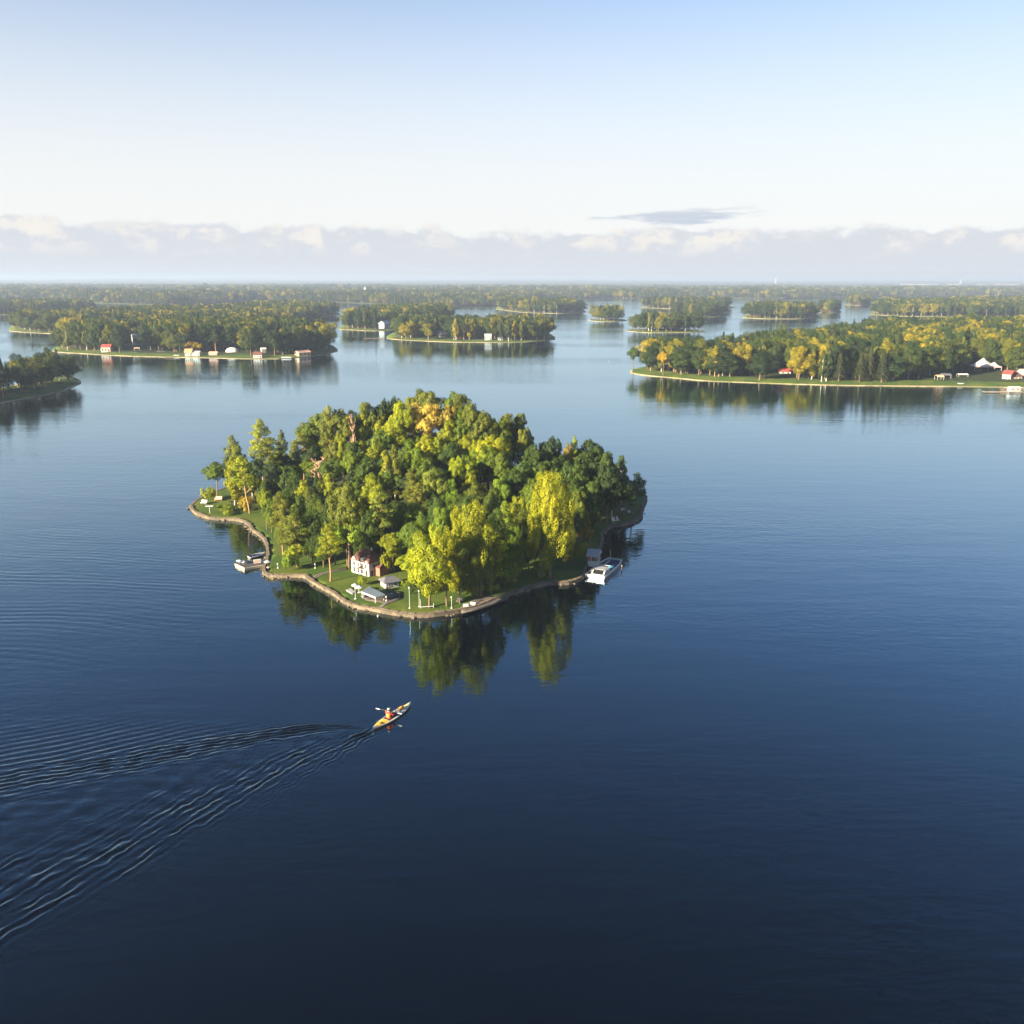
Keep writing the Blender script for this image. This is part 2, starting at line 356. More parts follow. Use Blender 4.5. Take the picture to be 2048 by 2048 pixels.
# ------------------------------------------------------------------ land
def inside(poly, P):
    P = np.asarray(P); x, y = P[:, 0], P[:, 1]; res = np.zeros(len(P), bool); n = len(poly)
    for i in range(n):
        x1, y1 = poly[i][0], poly[i][1]; x2, y2 = poly[(i + 1) % n][0], poly[(i + 1) % n][1]
        c = (y1 > y) != (y2 > y); res ^= c & (x < (x2 - x1) * (y - y1) / ((y2 - y1) if y2 != y1 else 1e-9) + x1)
    return res
def shore_dist(poly, P):
    P = np.asarray(P, float); d = np.full(len(P), 1e9); n = len(poly)
    for i in range(n):
        a = np.array(poly[i][:2], float); b = np.array(poly[(i + 1) % n][:2], float); ab = b - a
        t = np.clip(((P - a) @ ab) / max(ab @ ab, 1e-9), 0, 1); d = np.minimum(d, np.hypot(*(P - (a + t[:, None] * ab)).T))
    return d
def smooth_poly(p, it=1):
    for _ in range(it):
        q = []
        for i in range(len(p)):
            a, b = np.array(p[i]), np.array(p[(i + 1) % len(p)]); q += [tuple(a * 0.75 + b * 0.25), tuple(a * 0.25 + b * 0.75)]
        p = q
    return p
def area_sign(p): return sum(p[i][0] * p[(i+1) % len(p)][1] - p[(i+1) % len(p)][0] * p[i][1] for i in range(len(p)))
def inset(p, d):
    out = []; n = len(p); sg = 1 if area_sign(p) > 0 else -1
    for i in range(n):
        a, b, c = Vector(p[i-1]), Vector(p[i]), Vector(p[(i+1) % n]); t = (c - a).normalized()
        out.append(tuple(b + Vector((-t.y, t.x)) * d * sg))
    return out
def land_mesh(name, poly, zf, step, mats, mfun=None, base=-1.2, ring=None):
    """ground sheet over a shore polygon plus a skirt into the water"""
    P = np.array(poly); x0, y0 = P.min(0); x1, y1 = P.max(0)
    gx, gy = np.meshgrid(np.arange(x0, x1, step), np.arange(y0, y1, step)); pts = np.stack([gx.ravel(), gy.ravel()], -1)
    pts = pts + np.random.default_rng(1).uniform(-step * .25, step * .25, pts.shape)
    pts = pts[inside(poly, pts)]; pts = pts[shore_dist(poly, pts) > (step * 0.35 if ring is None else ring * 2.2)]
    if ring is not None:
        rp = np.array(inset(poly, ring)); rp = rp[inside(poly, rp)]; rp = rp[shore_dist(poly, rp) > ring * 0.6]; pts = np.concatenate([rp, pts])
    n = len(poly); allp = [Vector(p[:2]) for p in poly] + [Vector(p) for p in pts]
    ov, oe, of, *_ = delaunay_2d_cdt(allp, [(i, (i + 1) % n) for i in range(n)], [], 1, 1e-5)
    A = np.array([(p.x, p.y) for p in ov]); z = zf(A); V = np.concatenate([A, z[:, None]], 1)
    m2 = len(V); sk = np.array([(p[0], p[1], base) for p in poly]); V = np.concatenate([V, sk])
    me = bpy.data.meshes.new(name)
    loop = list(range(n)) if area_sign(poly) > 0 else list(range(n))[::-1]
    faces = [tuple(f) for f in of] + [(m2 + loop[i], m2 + loop[(i+1) % n], loop[(i+1) % n], loop[i]) for i in range(n)]
    me.from_pydata(V.tolist(), [], faces)
    for m in mats: me.materials.append(m)
    if mfun is not None:
        cen = np.array([V[list(f)].mean(0)[:2] for f in faces]); mi = mfun(cen); mi[len(of):] = len(mats) - 1
        me.polygons.foreach_set('material_index', mi.astype(np.int32))
    bm = bmesh.new(); bm.from_mesh(me); bmesh.ops.recalc_face_normals(bm, faces=bm.faces); bm.to_mesh(me); bm.free()
    for p in me.polygons[:len(of)]: p.use_smooth = True
    me.update(); return me

def c1(x, y): return 360 + x / 3.864, 760 + y / 3.864        # close-ups of the photograph that the places were read from
def c2(x, y): return 820 + x / 3.864, 760 + y / 3.864
def c3(x, y): return 660 + x / 8.782, 1070 + y / 8.782
def c4(x, y): return 1100 + x / 9.66, 1060 + y / 9.66
def c5(x, y): return 450 + x / 7.728, 1060 + y / 7.728
def c6(x, y): return 370 + x / 12.88, 940 + y / 12.88
# ---- the near island
shore_px = [c1(65, 975), c1(100, 1032), c1(190, 1072), c1(300, 1088), c1(440, 1088), c1(530, 1125), c1(548, 1172), c1(602, 1200),
            c1(652, 1250), c1(668, 1300), c1(672, 1365), c1(660, 1425), c1(634, 1470), c1(640, 1512), c1(695, 1532), c1(790, 1530), c1(900, 1526), c1(965, 1530),
            c1(1010, 1572), c1(1090, 1618), c1(1185, 1668), c1(1255, 1725), c1(1350, 1768), c1(1500, 1790), c1(1650, 1822), c2(20, 1838),
            c2(110, 1840), c2(230, 1826), c2(420, 1798), c2(560, 1758), c2(700, 1700), c2(860, 1640), c2(980, 1606), c2(1080, 1582),
            c2(1200, 1590), c2(1310, 1562), c2(1356, 1525), c2(1370, 1460), c2(1440, 1400), c2(1482, 1310), c2(1500, 1240), c2(1486, 1205),
            c2(1522, 1172), c2(1560, 1142), c2(1660, 1132), c2(1745, 1102), c2(1800, 1066), c2(1798, 1010)]
ISL = [tuple(G(*p).to_2d()) for p in shore_px]
ISL += [(29.5, 186), (23, 200), (8, 212), (-14, 219), (-37, 214), (-54, 203), (-65, 189)]
ISL = smooth_poly(ISL, 1)
WALL_H = 0.50
INNER = inset(ISL, 0.36)
def island_z(A):
    A = np.asarray(A, float).reshape(-1, 2); d = shore_dist(ISL, A)
    hill = 7.0 * np.exp(-((A[:, 0] + 17) / 27) ** 2 - ((A[:, 1] - 184) / 27) ** 2)
    return WALL_H - 0.08 + hill * sstep(d, 6, 26) + 0.05 * np.sin(A[:, 0] * 0.7) * np.sin(A[:, 1] * 0.6) * sstep(d, 1, 5)
def IZ(x, y): return float(island_z([(x, y)])[0])
lawn_polys = []
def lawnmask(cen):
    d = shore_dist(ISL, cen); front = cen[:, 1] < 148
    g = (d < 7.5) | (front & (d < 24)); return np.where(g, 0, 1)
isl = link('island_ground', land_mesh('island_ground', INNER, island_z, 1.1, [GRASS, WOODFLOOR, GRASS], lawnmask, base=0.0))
tag(isl, 'lawns and wood floor of the near wooded island', 'ground', kind='structure')
# stone wall round it, laid in stretches
prof = [(-0.10, -1.0), (0.0, WALL_H * 0.8), (-0.05, WALL_H * 0.8), (-0.05, WALL_H), (0.50, WALL_H), (0.50, -1.0)]
wr = random.Random(5); n = len(ISL); outl = ISL if area_sign(ISL) > 0 else ISL[::-1]
wroot = empty('shore_wall', (0, 0, 0)); tag(wroot, 'low tan stone wall along the waterline of the near island', 'wall')
V = []; offs = [inset(outl, o) for o, _ in prof]
for k, (o, z) in enumerate(prof):
    for i in range(n):
        jr = 0.05 * math.sin(i * 1.7 + k) ; V.append((offs[k][i][0], offs[k][i][1], z + (jr if 0 < k < 4 else 0)))
F = []
for k in range(len(prof) - 1):
    for i in range(n): j = (i + 1) % n; F.append((k*n+i, k*n+j, (k+1)*n+j, (k+1)*n+i))
me = bpy.data.meshes.new('stone_course'); me.from_pydata(V, [], F); me.materials.append(STONE); me.update()
link('stone_course', me, wroot)
# loose coping stones, each set a little differently
cop = bpy.data.meshes.new('coping_stone')
bmx = bmesh.new(); bmesh.ops.create_cube(bmx, size=1.0); bmesh.ops.bevel(bmx, geom=list(bmx.edges), offset=0.10, segments=1, affect='EDGES'); bmx.to_mesh(cop); bmx.free(); cop.materials.append(STONE)
mid_line = inset(outl, 0.26); placed = 0
for i in range(n):
    a, b_ = Vector(mid_line[i]), Vector(mid_line[(i + 1) % n]); Ls = (b_ - a).length
    if (a.y > 176) : continue
    m_ = max(1, round(Ls / 1.6))
    for k in range(m_):
        if placed >= 200: break
        c = a.lerp(b_, (k + 0.5) / m_); st = link('coping_stone', cop, wroot, (c.x, c.y, WALL_H + wr.uniform(-0.05, 0.04)))
        st.scale = (Ls / m_ * wr.uniform(0.90, 1.0), wr.uniform(0.26, 0.55), wr.uniform(0.14, 0.34)); st.rotation_euler = (0, wr.uniform(-.03, .03), math.atan2(b_.y - a.y, b_.x - a.x) + wr.uniform(-.12, .12)); placed += 1

# footing stones in the shallows, half drowned
rock = bpy.data.meshes.new('footing_stone'); bmx = bmesh.new(); bmesh.ops.create_icosphere(bmx, subdivisions=2, radius=0.5)
for v_ in bmx.verts: v_.co *= 1 + 0.22 * math.sin(v_.co.x * 9 + 1) * math.cos(v_.co.y * 8) + 0.12 * math.sin(v_.co.z * 13)
bmx.to_mesh(rock); bmx.free(); rock.materials.append(STONE); foot_line = inset(outl, -0.25)
for i in range(n):
    a, b_ = Vector(foot_line[i]), Vector(foot_line[(i + 1) % n])
    if a.y > 176: continue
    for k in range(3):
        if wr.random() < 0.62: continue
        c = a.lerp(b_, wr.random()); st = link('footing_stone', rock, wroot, (c.x + wr.uniform(-.25, .25), c.y + wr.uniform(-.25, .25), wr.uniform(-.08, .12)))
        z_ = wr.uniform(.25, .6); st.scale = (z_ * wr.uniform(.8, 1.5), z_, z_ * wr.uniform(.5, .9)); st.rotation_euler = (wr.uniform(-.3, .3), wr.uniform(-.3, .3), wr.uniform(0, 6.28))
# gravel paths and yard, laid on the lawn
def sheet(name, pts, m, label, lift=0.02, step=0.8):
    poly = [tuple(G(*p, 0.7).to_2d()) for p in pts]
    me = land_mesh(name, poly, lambda A: island_z(A) + lift, step, [m], base=0.3)
    o = link(name, me); tag(o, label, 'path', kind='structure'); return o
sheet('gravel_yard', [c3(520, 1040), c3(860, 930), c3(1080, 950), c3(1290, 960), c3(1290, 1080), c3(1120, 1150), c3(1000, 1190), c3(930, 1250), c3(830, 1240), c3(960, 1160), c3(640, 1120)], GRAVEL, 'grey gravel yard in front of the grey roofed shed')
sheet('shore_path', [c2(390, 1740), c2(560, 1650), c2(700, 1660), c2(760, 1670), c2(640, 1720), c2(520, 1760), c2(400, 1790)], GRAVEL, 'worn brown path by the front shore wall')
sheet('lawn_path', [c5(1300, 715), c5(1420, 660), c5(1560, 620), c5(1900, 545), c5(1930, 575), c5(1580, 650), c5(1340, 735)], GRAVEL, 'thin pale path crossing the lawn beside the villa')

# ---- the other islands and the far shore
def strip_poly(front, depth, seed, wob=0.18, taper=0.5, prof=None):
    """front: photo points (1932) along the waterline, left to right; the back shore lies depth metres farther off"""
    r = random.Random(seed); f = [G(*P19(*p)) for p in front]
    L = [0]
    for i in range(1, len(f)): L.append(L[-1] + (f[i] - f[i-1]).length)
    pts = []; tot = L[-1]; N = max(8, int(tot / 18))
    for k in range(N + 1):
        d = tot * k / N; i = max(j for j in range(len(L)) if L[j] <= d + 1e-9); i = min(i, len(f) - 2); t = (d - L[i]) / max(L[i+1] - L[i], 1e-9)
        p = f[i].lerp(f[i+1], t); pts.append(p)
    back = []
    for k in range(N, -1, -1):
        t = k / N; q = pts[k]; away = Vector((q.x, q.y, 0)).normalized()
        dd = depth * (max(0.0, math.sin(math.pi * t)) ** taper) * (1 + wob * math.sin(t * 9 + seed) + wob * 0.6 * math.sin(t * 23 + seed * 2))
        if prof: dd = float(np.interp(t, *prof)) * (1 + .12 * math.sin(t * 31 + seed))
        if dd < 3: continue
        back.append((q.x + away.x * dd, q.y + away.y * dd))
    pp = [(p.x + r.uniform(-1, 1), p.y + r.uniform(-1.5, 1.5)) for p in pts]
    return smooth_poly(pp + back, 1)
LANDS = []   # name, polygon, tree height, label
def land(key, front, depth, seed, label, ht=15.0, taper=0.5, step=None, setback=5.0, prof=None):
    poly = strip_poly(front, depth, seed, taper=taper, prof=prof)
    zf = lambda A: 0.22 + 1.0 * sstep(shore_dist(poly, A), 0.5, 9.0)
    D = min(p[1] for p in poly); st = step or max(5.0, D / 60)
    def mf(cen):
        d = shore_dist(poly, cen); return np.where(d < 1.0, 1, np.where(d < setback + 5, 0, 2))
    inner = np.array(inset(poly, 1.6))
    o = link(key, land_mesh(key, poly, zf, st, [GRASS, SAND, WOODFLOOR, SAND], mf, base=-1.0, ring=1.3)); tag(o, label, 'island', kind='structure')
    LANDS.append(dict(key=key, poly=poly, ht=ht, label=label, setback=setback)); return poly
def q2(x, y): return 512 + x / 3.773, 540 + y / 3.773
def k19(p): return p[0] * 1932 / 2048, p[1] * 1932 / 2048
land('island_ground', [(-260, 800), (-120, 778), (0, 762), (60, 751), (120, 738), (157, 722)], 62, 1, 'wooded point of land entering at the left edge', 12.5, taper=0.45, setback=7)
land('island_ground', [(88, 663), (160, 668), (250, 673), (330, 674), (420, 677), (520, 678), (600, 673), (641, 662)], 190, 2, 'long wooded island with cottages along its shore, left of centre', 15.5, setback=7)
land('island_ground', [(14, 624), (45, 627), (75, 629), (160, 632), (300, 632), (480, 624), (607, 606)], 330, 3, 'wooded island behind the cottages, sandy point at its left end', 14, taper=0.35)
land('island_ground', [(400, 603), (520, 600), (600, 598), (644, 594)], 240, 4, 'far sunlit wood behind the cottage island', 14)
land('island_ground', [(632, 621), (680, 624), (728, 625), (790, 618), (862, 606)], 290, 5, 'wooded island with a pale jetty, middle of the lake', 15)
land('island_ground', [(722, 638), (760, 642), (850, 646), (950, 647), (1020, 645), (1051, 640)], 150, 6, 'wooded island in front of it with a pale shoreline', 14)
land('island_ground', [(934, 583), (990, 590), (1060, 592), (1108, 589)], 330, 7, 'dark wooded island far behind the middle one', 15)
land('island_ground', [(1110, 604), (1130, 607), (1165, 607), (1187, 605)], 60, 8, 'small round wooded islet in the far channel', 15)
land('island_ground', [(1177, 624), (1220, 628), (1290, 628), (1336, 626)], 60, 9, 'wooded islet with a yellow shoreline', 15)
land('island_ground', [(1260, 595), (1310, 599), (1350, 598), (1379, 595)], 110, 10, 'wooded islet farther up the channel', 15)
land('island_ground', [(1206, 580), (1260, 583), (1330, 583), (1390, 581)], 240, 11, 'dark islet near the far shore', 15)
land('island_ground', [(1396, 599), (1450, 602), (1510, 602), (1550, 599)], 230, 12, 'wooded islet right of the channel', 15)
land('island_ground', [(1540, 589), (1565, 591), (1590, 590)], 200, 13, 'wooded tip with a pale beach in the far channel', 15)
land('island_ground', [(1592, 575), (1620, 577), (1647, 575)], 420, 14, 'far wooded spit at the head of the channel', 15)
land('island_ground', [(1636, 593), (1700, 597), (1790, 598), (1932, 598), (2080, 598)], 640, 15, 'broad wooded land at the right beyond the tent island', 15, taper=0.3)
land('island_ground', [(1181, 702), (1216, 709), (1269, 712), (1291, 718), (1380, 721), (1449, 723), (1560, 727), (1694, 730), (1857, 730), (1932, 732), (2080, 736)], 300, 16, 'large wooded island with a white tent at the right edge', 14.5, setback=7.5, prof=((0, .02, .12, .25, .36, .5, .65, .95, 1), (0, 30, 62, 80, 150, 270, 430, 480, 60)))
land('island_ground', [(-120, 596), (0, 594), (90, 593), (190, 588)], 260, 17, 'far wooded island at the left edge', 14, taper=0.35)
# mainland
fp = [(-420, 606), (77, 598), (200, 607), (330, 610), (520, 602), (700, 606), (900, 613), (990, 611), (1080, 598), (1225, 596), (1300, 597), (1400, 594), (1480, 597), (1560, 598), (1690, 595), (1760, 594), (2048, 592), (2500, 592)]
main = [tuple(G(*p).to_2d()) for p in fp]; fr_main = list(main)
main += [(9500, 14600), (0, 14800), (-9500, 14600)]
def main_z(A):
    A = np.asarray(A, float); d = A[:, 1]
    return 0.5 + 1.0 * sstep(shore_dist(main, A), 1, 20) + sstep(d, 6500, 13500) * (16 + 7 * np.sin(A[:, 0] / 900.0 + 1) + 5 * np.sin(A[:, 0] / 330.0 + d / 700))
mg = link('mainland_ground', land_mesh('mainland_ground', main, main_z, 150.0, [WOODFLOOR], base=-1.0)); tag(mg, 'far wooded mainland along the horizon', 'mainland', kind='structure')
# ------------------------------------------------------------------ trees: prototypes
def rand_dirs(r, n):
    v = r.normal(size=(n, 3)); return v / np.linalg.norm(v, axis=1)[:, None]
def leaf_quads(r, pos, nrm, size, asp=0.62):
    n = len(pos); t = np.cross(nrm, rand_dirs(r, n)); t /= np.linalg.norm(t, axis=1)[:, None] + 1e-9; b = np.cross(nrm, t)
    L = (size * r.uniform(0.6, 1.35, n))[:, None]; W = L * asp
    V = np.stack([pos - t * L * .5, pos + b * W * .5 - nrm * L * .08, pos + t * L * .5, pos - b * W * .5 - nrm * L * .08], 1).reshape(-1, 3)
    return V, np.arange(4 * n).reshape(n, 4)
def lobes_leaves(r, lobes, n, size, jit=0.6, ctr=None, inner=0.72, asp=0.62):
    lobes = np.array(lobes, float); w = (lobes[:, 3] * lobes[:, 4] + lobes[:, 3] * lobes[:, 5] + lobes[:, 4] * lobes[:, 5]); w /= w.sum()
    P = []; Nn = []; T = []; ctr = lobes[:, :3].mean(0) if ctr is None else ctr; need = n
    lt = r.uniform(0.2, 0.8, len(lobes))
    while need > 0:
        k = r.choice(len(lobes), need * 2, p=w); d = rand_dirs(r, need * 2); u = 0.80 + np.abs(r.normal(0, 0.17, need * 2))
        p = lobes[k, :3] + d * lobes[k, 3:6] * u[:, None]
        ok = np.ones(len(p), bool)
        for j in range(len(lobes)):
            q = (p - lobes[j, :3]) / lobes[j, 3:6]; ok &= ~(((q ** 2).sum(1) < inner ** 2) & (k != j))
        out = p - ctr; out /= np.linalg.norm(out, axis=1)[:, None] + 1e-9
        ok &= (d * out).sum(1) > -0.55
        p, d, out, k = p[ok][:need], d[ok][:need], out[ok][:need], k[ok][:need]
        nr = d * 0.75 + out * 0.35 + rand_dirs(r, len(p)) * jit + np.array([0, 0, 0.15]); nr /= np.linalg.norm(nr, axis=1)[:, None]
        P.append(p); Nn.append(nr); T.append(np.clip(lt[k] + r.normal(0, 0.2, len(p)), 0, 1)); need -= len(p)
    P = np.concatenate(P); Nn = np.concatenate(Nn); T = np.concatenate(T)
    V, F = leaf_quads(r, P, Nn, size, asp); return V, F, T
def with_sublobes(r, lobes, k=5, frac=0.46, shrink=0.86):
    out = []; c0 = np.mean([l[:3] for l in lobes], 0)
    for l in lobes:
        out.append(l[:3] + [l[3] * shrink, l[4] * shrink, l[5] * shrink]); o = np.array(l[:3]) - c0; o /= np.linalg.norm(o) + 1e-6
        for _ in range(k):
            d = rand_dirs(r, 1)[0] + o * 0.8; d /= np.linalg.norm(d); q = frac * r.uniform(.6, 1.25)
            out.append([l[0] + d[0]*l[3]*.92, l[1] + d[1]*l[4]*.92, l[2] + d[2]*l[5]*.92, l[3]*q, l[4]*q, l[5]*q*.85])
    return out
def trunk_mb(r, h, r0, lobes, lean=0.25, top=0.75, limbs=True):
    mb = MB(); pts = []; k = 6; dx, dy = r.normal(0, lean, 2)
    for i in range(k + 1):
        t = i / k; pts.append((dx * t * t + 0.08 * math.sin(i * 2.1), dy * t * t + 0.08 * math.cos(i * 1.7), h * top * t - (0.25 if i == 0 else 0)))
    mb.tube(pts, [r0 * (1.25 if i == 0 else 1 - 0.75 * i / k) for i in range(k + 1)], 7)
    if limbs:
        for L in lobes[::max(1, len(lobes) // 9)]:
            zz_ = min(h * top * 0.95, max(h * 0.22, L[2] - 0.9 - 0.3 * math.hypot(L[0], L[1]))); t = zz_ / (h * top); a = (dx * t * t, dy * t * t, zz_)
            m = ((a[0] + L[0]) / 2, (a[1] + L[1]) / 2, (a[2] + L[2]) / 2 - 0.15); mb.tube([a, m, (L[0], L[1], L[2])], [r0 * 0.42, r0 * 0.26, r0 * 0.1], 5)
    return mb
def proto(kind, seed):
    r = np.random.default_rng(seed); lobes = []; bark = BARK; size = 0.27; n = 8000; jit = 0.42; asp = 0.62; inner = 0.72
    if kind == 'broad':
        for i in range(19):
            d = rand_dirs(r, 1)[0]; d[2] = abs(d[2]) * 1.15 - 0.42 if r.random() < .88 else d[2]; k = r.uniform(0.55, 1.0)
            rr = r.uniform(0.75, 1.45); lobes.append([d[0]*3.0*k, d[1]*3.0*k, 6.7 + d[2]*2.6*k, rr, rr*r.uniform(.85, 1.1), rr*r.uniform(.7, .95)])
        lobes.append([0, 0, 6.2, 1.8, 1.8, 2.0]); h, tr = 10, 0.24; n = 12000; size = 0.235
    elif kind == 'full':
        for i in range(22):
            d = rand_dirs(r, 1)[0]; k = r.uniform(0.6, 1.0); z = 5.4 + d[2]*3.6*k; sq = 1.0 if z > 4 else 0.82
            rr = r.uniform(0.8, 1.45); lobes.append([d[0]*2.7*k*sq, d[1]*2.7*k*sq, max(1.3, z), rr, rr, rr*r.uniform(.85, 1.2)])
        lobes.append([0, 0, 5.2, 1.9, 1.9, 3.0]); h, tr = 10, 0.2; n = 14000; size = 0.20
    elif kind == 'spread':
        for i in range(22):
            a = r.uniform(0, 6.28); q = math.sqrt(r.random()) * 3.3; z = 7.2 - 0.26 * q * q + r.normal(0, .7); rr = r.uniform(0.85, 1.5)
            lobes.append([q*math.cos(a), q*math.sin(a), z, rr*1.15, rr*1.15, rr*.66])
        h, tr = 10, 0.22; n = 7000; bark = BARK
    elif kind == 'column':
        for i in range(20):
            t = (i + r.random()) / 20; q = 1.15 * math.sin(math.pi * min(1, 0.14 + 0.9 * t)) ** 0.7; a = r.uniform(0, 6.28); rr = r.uniform(.7, 1.1) * (1 - .35 * t)
            lobes.append([q*math.cos(a), q*math.sin(a), 2.0 + 7.2*t, rr, rr, rr*1.35])
        h, tr = 10, 0.17; n = 6000; bark = BIRCHBARK; size = 0.25
    elif kind == 'pine':
        for i in range(15):
            t = (i + r.random()) / 15; a = i * 2.4 + r.uniform(-.4, .4); q = (2.2 - 1.5 * t) * r.uniform(.45, 1.0); rr = r.uniform(.8, 1.25) * (1 - .28*t)
            lobes.append([q*math.cos(a), q*math.sin(a), 4.9 + 4.4*t, rr*1.2, rr*1.2, rr*.55])
        lobes.append([0, 0, 9.4, .8, .8, .6]); h, tr = 10, 0.17; n = 6000; bark = PINEBARK; size = 0.25; asp = 0.45; jit = 0.55
    elif kind == 'willow':
        for i in range(30):
            a = r.uniform(0, 6.28); q = math.sqrt(r.random()) * 2.9; z = 8.3 - 0.30*q*q - r.uniform(0, 3.4) * (q / 2.9); rr = r.uniform(.7, 1.1)
            lobes.append([q*math.cos(a), q*math.sin(a), max(1.6, z), rr, rr, rr*r.uniform(1.3, 1.9)])
        h, tr = 10, 0.30; n = 19000; size = 0.18
    elif kind == 'shrub':
        for i in range(12):
            a = r.uniform(0, 6.28); q = math.sqrt(r.random()) * 1.25; rr = r.uniform(.45, .75); lobes.append([q*math.cos(a), q*math.sin(a), .62 + r.uniform(0, .85)*(1 - .3*q), rr, rr, rr*.85])
        h, tr = 2.0, 0.07; n = 1900; size = 0.20
    if kind == 'spruce':
        n = 4200; t = r.random(n) ** 0.72; tiers = 15; ph = (t * tiers) % 1.0
        rad = (2.15 * (1 - t) ** 0.85 + 0.06) * (0.62 + 0.5 * (1 - ph)) * r.uniform(0.55, 1.05, n); a = r.uniform(0, 6.28, n); a = a + 0.25 * np.sin(a * 5 + np.floor(t * tiers) * 1.7)
        pos = np.stack([rad*np.cos(a), rad*np.sin(a), 0.9 + 9.1*t - 0.16*rad], -1)
        nr = np.stack([np.cos(a)*.75, np.sin(a)*.75, np.full(n, .65)], -1) + rand_dirs(r, n) * .5; nr /= np.linalg.norm(nr, axis=1)[:, None]
        V, F = leaf_quads(r, pos, nr, 0.36, .5); T = np.clip(r.normal(.45, .22, n), 0, 1); h, tr = 10, .16; tm = MB().tube([(0, 0, -.25), (0, 0, 4), (0.05, 0, 9.2)], [.2, .13, .03], 7)
    else:
        fine = with_sublobes(r, lobes) if kind in ('broad', 'full', 'spread', 'willow', 'shrub') else with_sublobes(r, lobes, 3, .5)
        V, F, T = lobes_leaves(r, fine, n, size, jit, asp=asp, inner=inner)
        top = {'broad': .72, 'spread': .72, 'full': .75, 'column': .92, 'pine': .93, 'willow': .7, 'shrub': .5}[kind]
        tm = trunk_mb(r, h, tr, sorted(lobes, key=lambda l: l[2]), lean={'pine': .35}.get(kind, .2), top=top)
    # widest and highest leaves give the nominal size
    hh = float(np.percentile(V[:, 2], 99.6)); ww = float(np.percentile(np.hypot(V[:, 0], V[:, 1]), 98)) * 2
    crown = np_mesh('crown', V, F, LEAF, tint=T)
    tme = bpy.data.meshes.new('trunk'); tme.from_pydata([tuple(v) for v in tm.v], [], tm.f); tme.materials.append(bark)
    for p in tme.polygons: p.use_smooth = True
    tme.update()
    return dict(crown=crown, trunk=tme, h=hh, w=ww, V=V, F=F, T=T, tm=tm, bark=bark)
KN = {'broad': 4, 'spread': 2, 'column': 3, 'pine': 3, 'willow': 1, 'shrub': 2, 'spruce': 2, 'full': 3}
PROTO = {k: [proto(k, 100 * i + j) for j in range(KN[k])] for i, k in enumerate(KN)}
def dead_mesh(seed, nb=34, rb=1.0):
    r = np.random.default_rng(seed); mb = MB(); mb.tube([(0, 0, -.2), (.1, 0, 3), (.25, .1, 6), (.3, .1, 9)], [.2, .16, .1, .03], 6)
    for i in range(nb):
        t = r.uniform(.38, 1.0); z = 9 * t; a = r.uniform(0, 6.28); L = (2.9 - 1.3 * t) * r.uniform(.6, 1.1); p0 = (.25*t, .08*t, z); e = (p0[0]+L*math.cos(a), p0[1]+L*math.sin(a), z + L*.75)
        m = (p0[0]+L*.5*math.cos(a), p0[1]+L*.5*math.sin(a), z + L*.22); mb.tube([p0, m, e], [.085*rb, .06*rb, .025*rb], 4)
        for k in range(4):
            u = r.uniform(.4, 1); q = Vector(m).lerp(Vector(e), u); d = Vector((r.normal(), r.normal(), abs(r.normal()) + .4)).normalized() * r.uniform(.4, .9); mb.tube([q, q + d], [.045, .02], 3)
    return mb
NAMES = {'broad': 'broadleaf_tree', 'spread': 'broadleaf_tree', 'full': 'broadleaf_tree', 'column': 'birch_tree', 'pine': 'pine_tree', 'willow': 'willow_tree', 'shrub': 'shrub', 'spruce': 'spruce_tree'}
CATS = {'broad': 'tree', 'spread': 'tree', 'full': 'tree', 'column': 'birch', 'pine': 'pine', 'willow': 'willow', 'shrub': 'shrub', 'spruce': 'spruce'}
TONE = {'d': (0.052, 0.090, 0.012), 'g': (0.095, 0.145, 0.012), 'y': (0.228, 0.265, 0.010), 'o': (0.130, 0.158, 0.018), 'l': (0.135, 0.210, 0.012), 'p': (0.36, 0.30, 0.06), 'k': (0.032, 0.058, 0.014), 'a': (0.29, 0.22, 0.015)}  # besides leaf colour, yellow tones carry sunlight and dark ones shade
CATS_W = {'broadleaf_tree': 'broad-leaved tree', 'birch_tree': 'birch', 'pine_tree': 'pine'}
tr = random.Random(11)
def plant(kind, x, y, z, h, w, tone, label, group=None, lean=0.0, bark=None):
    P = PROTO[kind][tr.randrange(len(PROTO[kind]))]; sz = h / P['h']; sw = w / P['w']
    e = empty(NAMES[kind], (x, y, z - 0.05), tr.uniform(0, 6.28)); e.scale = (sw, sw, sz)
    if lean: e.rotation_euler = (0, lean, 0)
    tag(e, label, CATS[kind], group); e['tone'] = tone
    t = link('trunk', P['trunk'], e); c = link('crown', P['crown'], e)
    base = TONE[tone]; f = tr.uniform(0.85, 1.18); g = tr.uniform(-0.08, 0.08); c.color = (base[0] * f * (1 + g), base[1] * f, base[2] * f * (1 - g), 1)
    return e
def along_ray(px, py, h, lo=112.0, hi=216.0):
    d = ray(px, py); hor = math.hypot(d.x, d.y); prev = None
    ds = np.arange(lo, hi, 0.5); A = np.stack([d.x / hor * ds, d.y / hor * ds], -1); zr = CAM_H + d.z / hor * ds; gz = island_z(A) + h
    ok = (zr <= gz) & inside(INNER, A) & (shore_dist(ISL, A) > 2.2)
    if ok.any():
        i = int(np.argmax(ok)); return A[i, 0], A[i, 1]
    ins = np.where(inside(INNER, A))[0]
    if len(ins) == 0: return None
    i = ins[np.argmin(np.abs(zr - gz)[ins])]; return A[i, 0], A[i, 1]
PLANTED = []
KEEP = [(G(*c3(600, 640), .7), 2.2), (G(*c3(1090, 900), .7), 1.5), (G(*c3(760, 1030), .7), 2.0)]
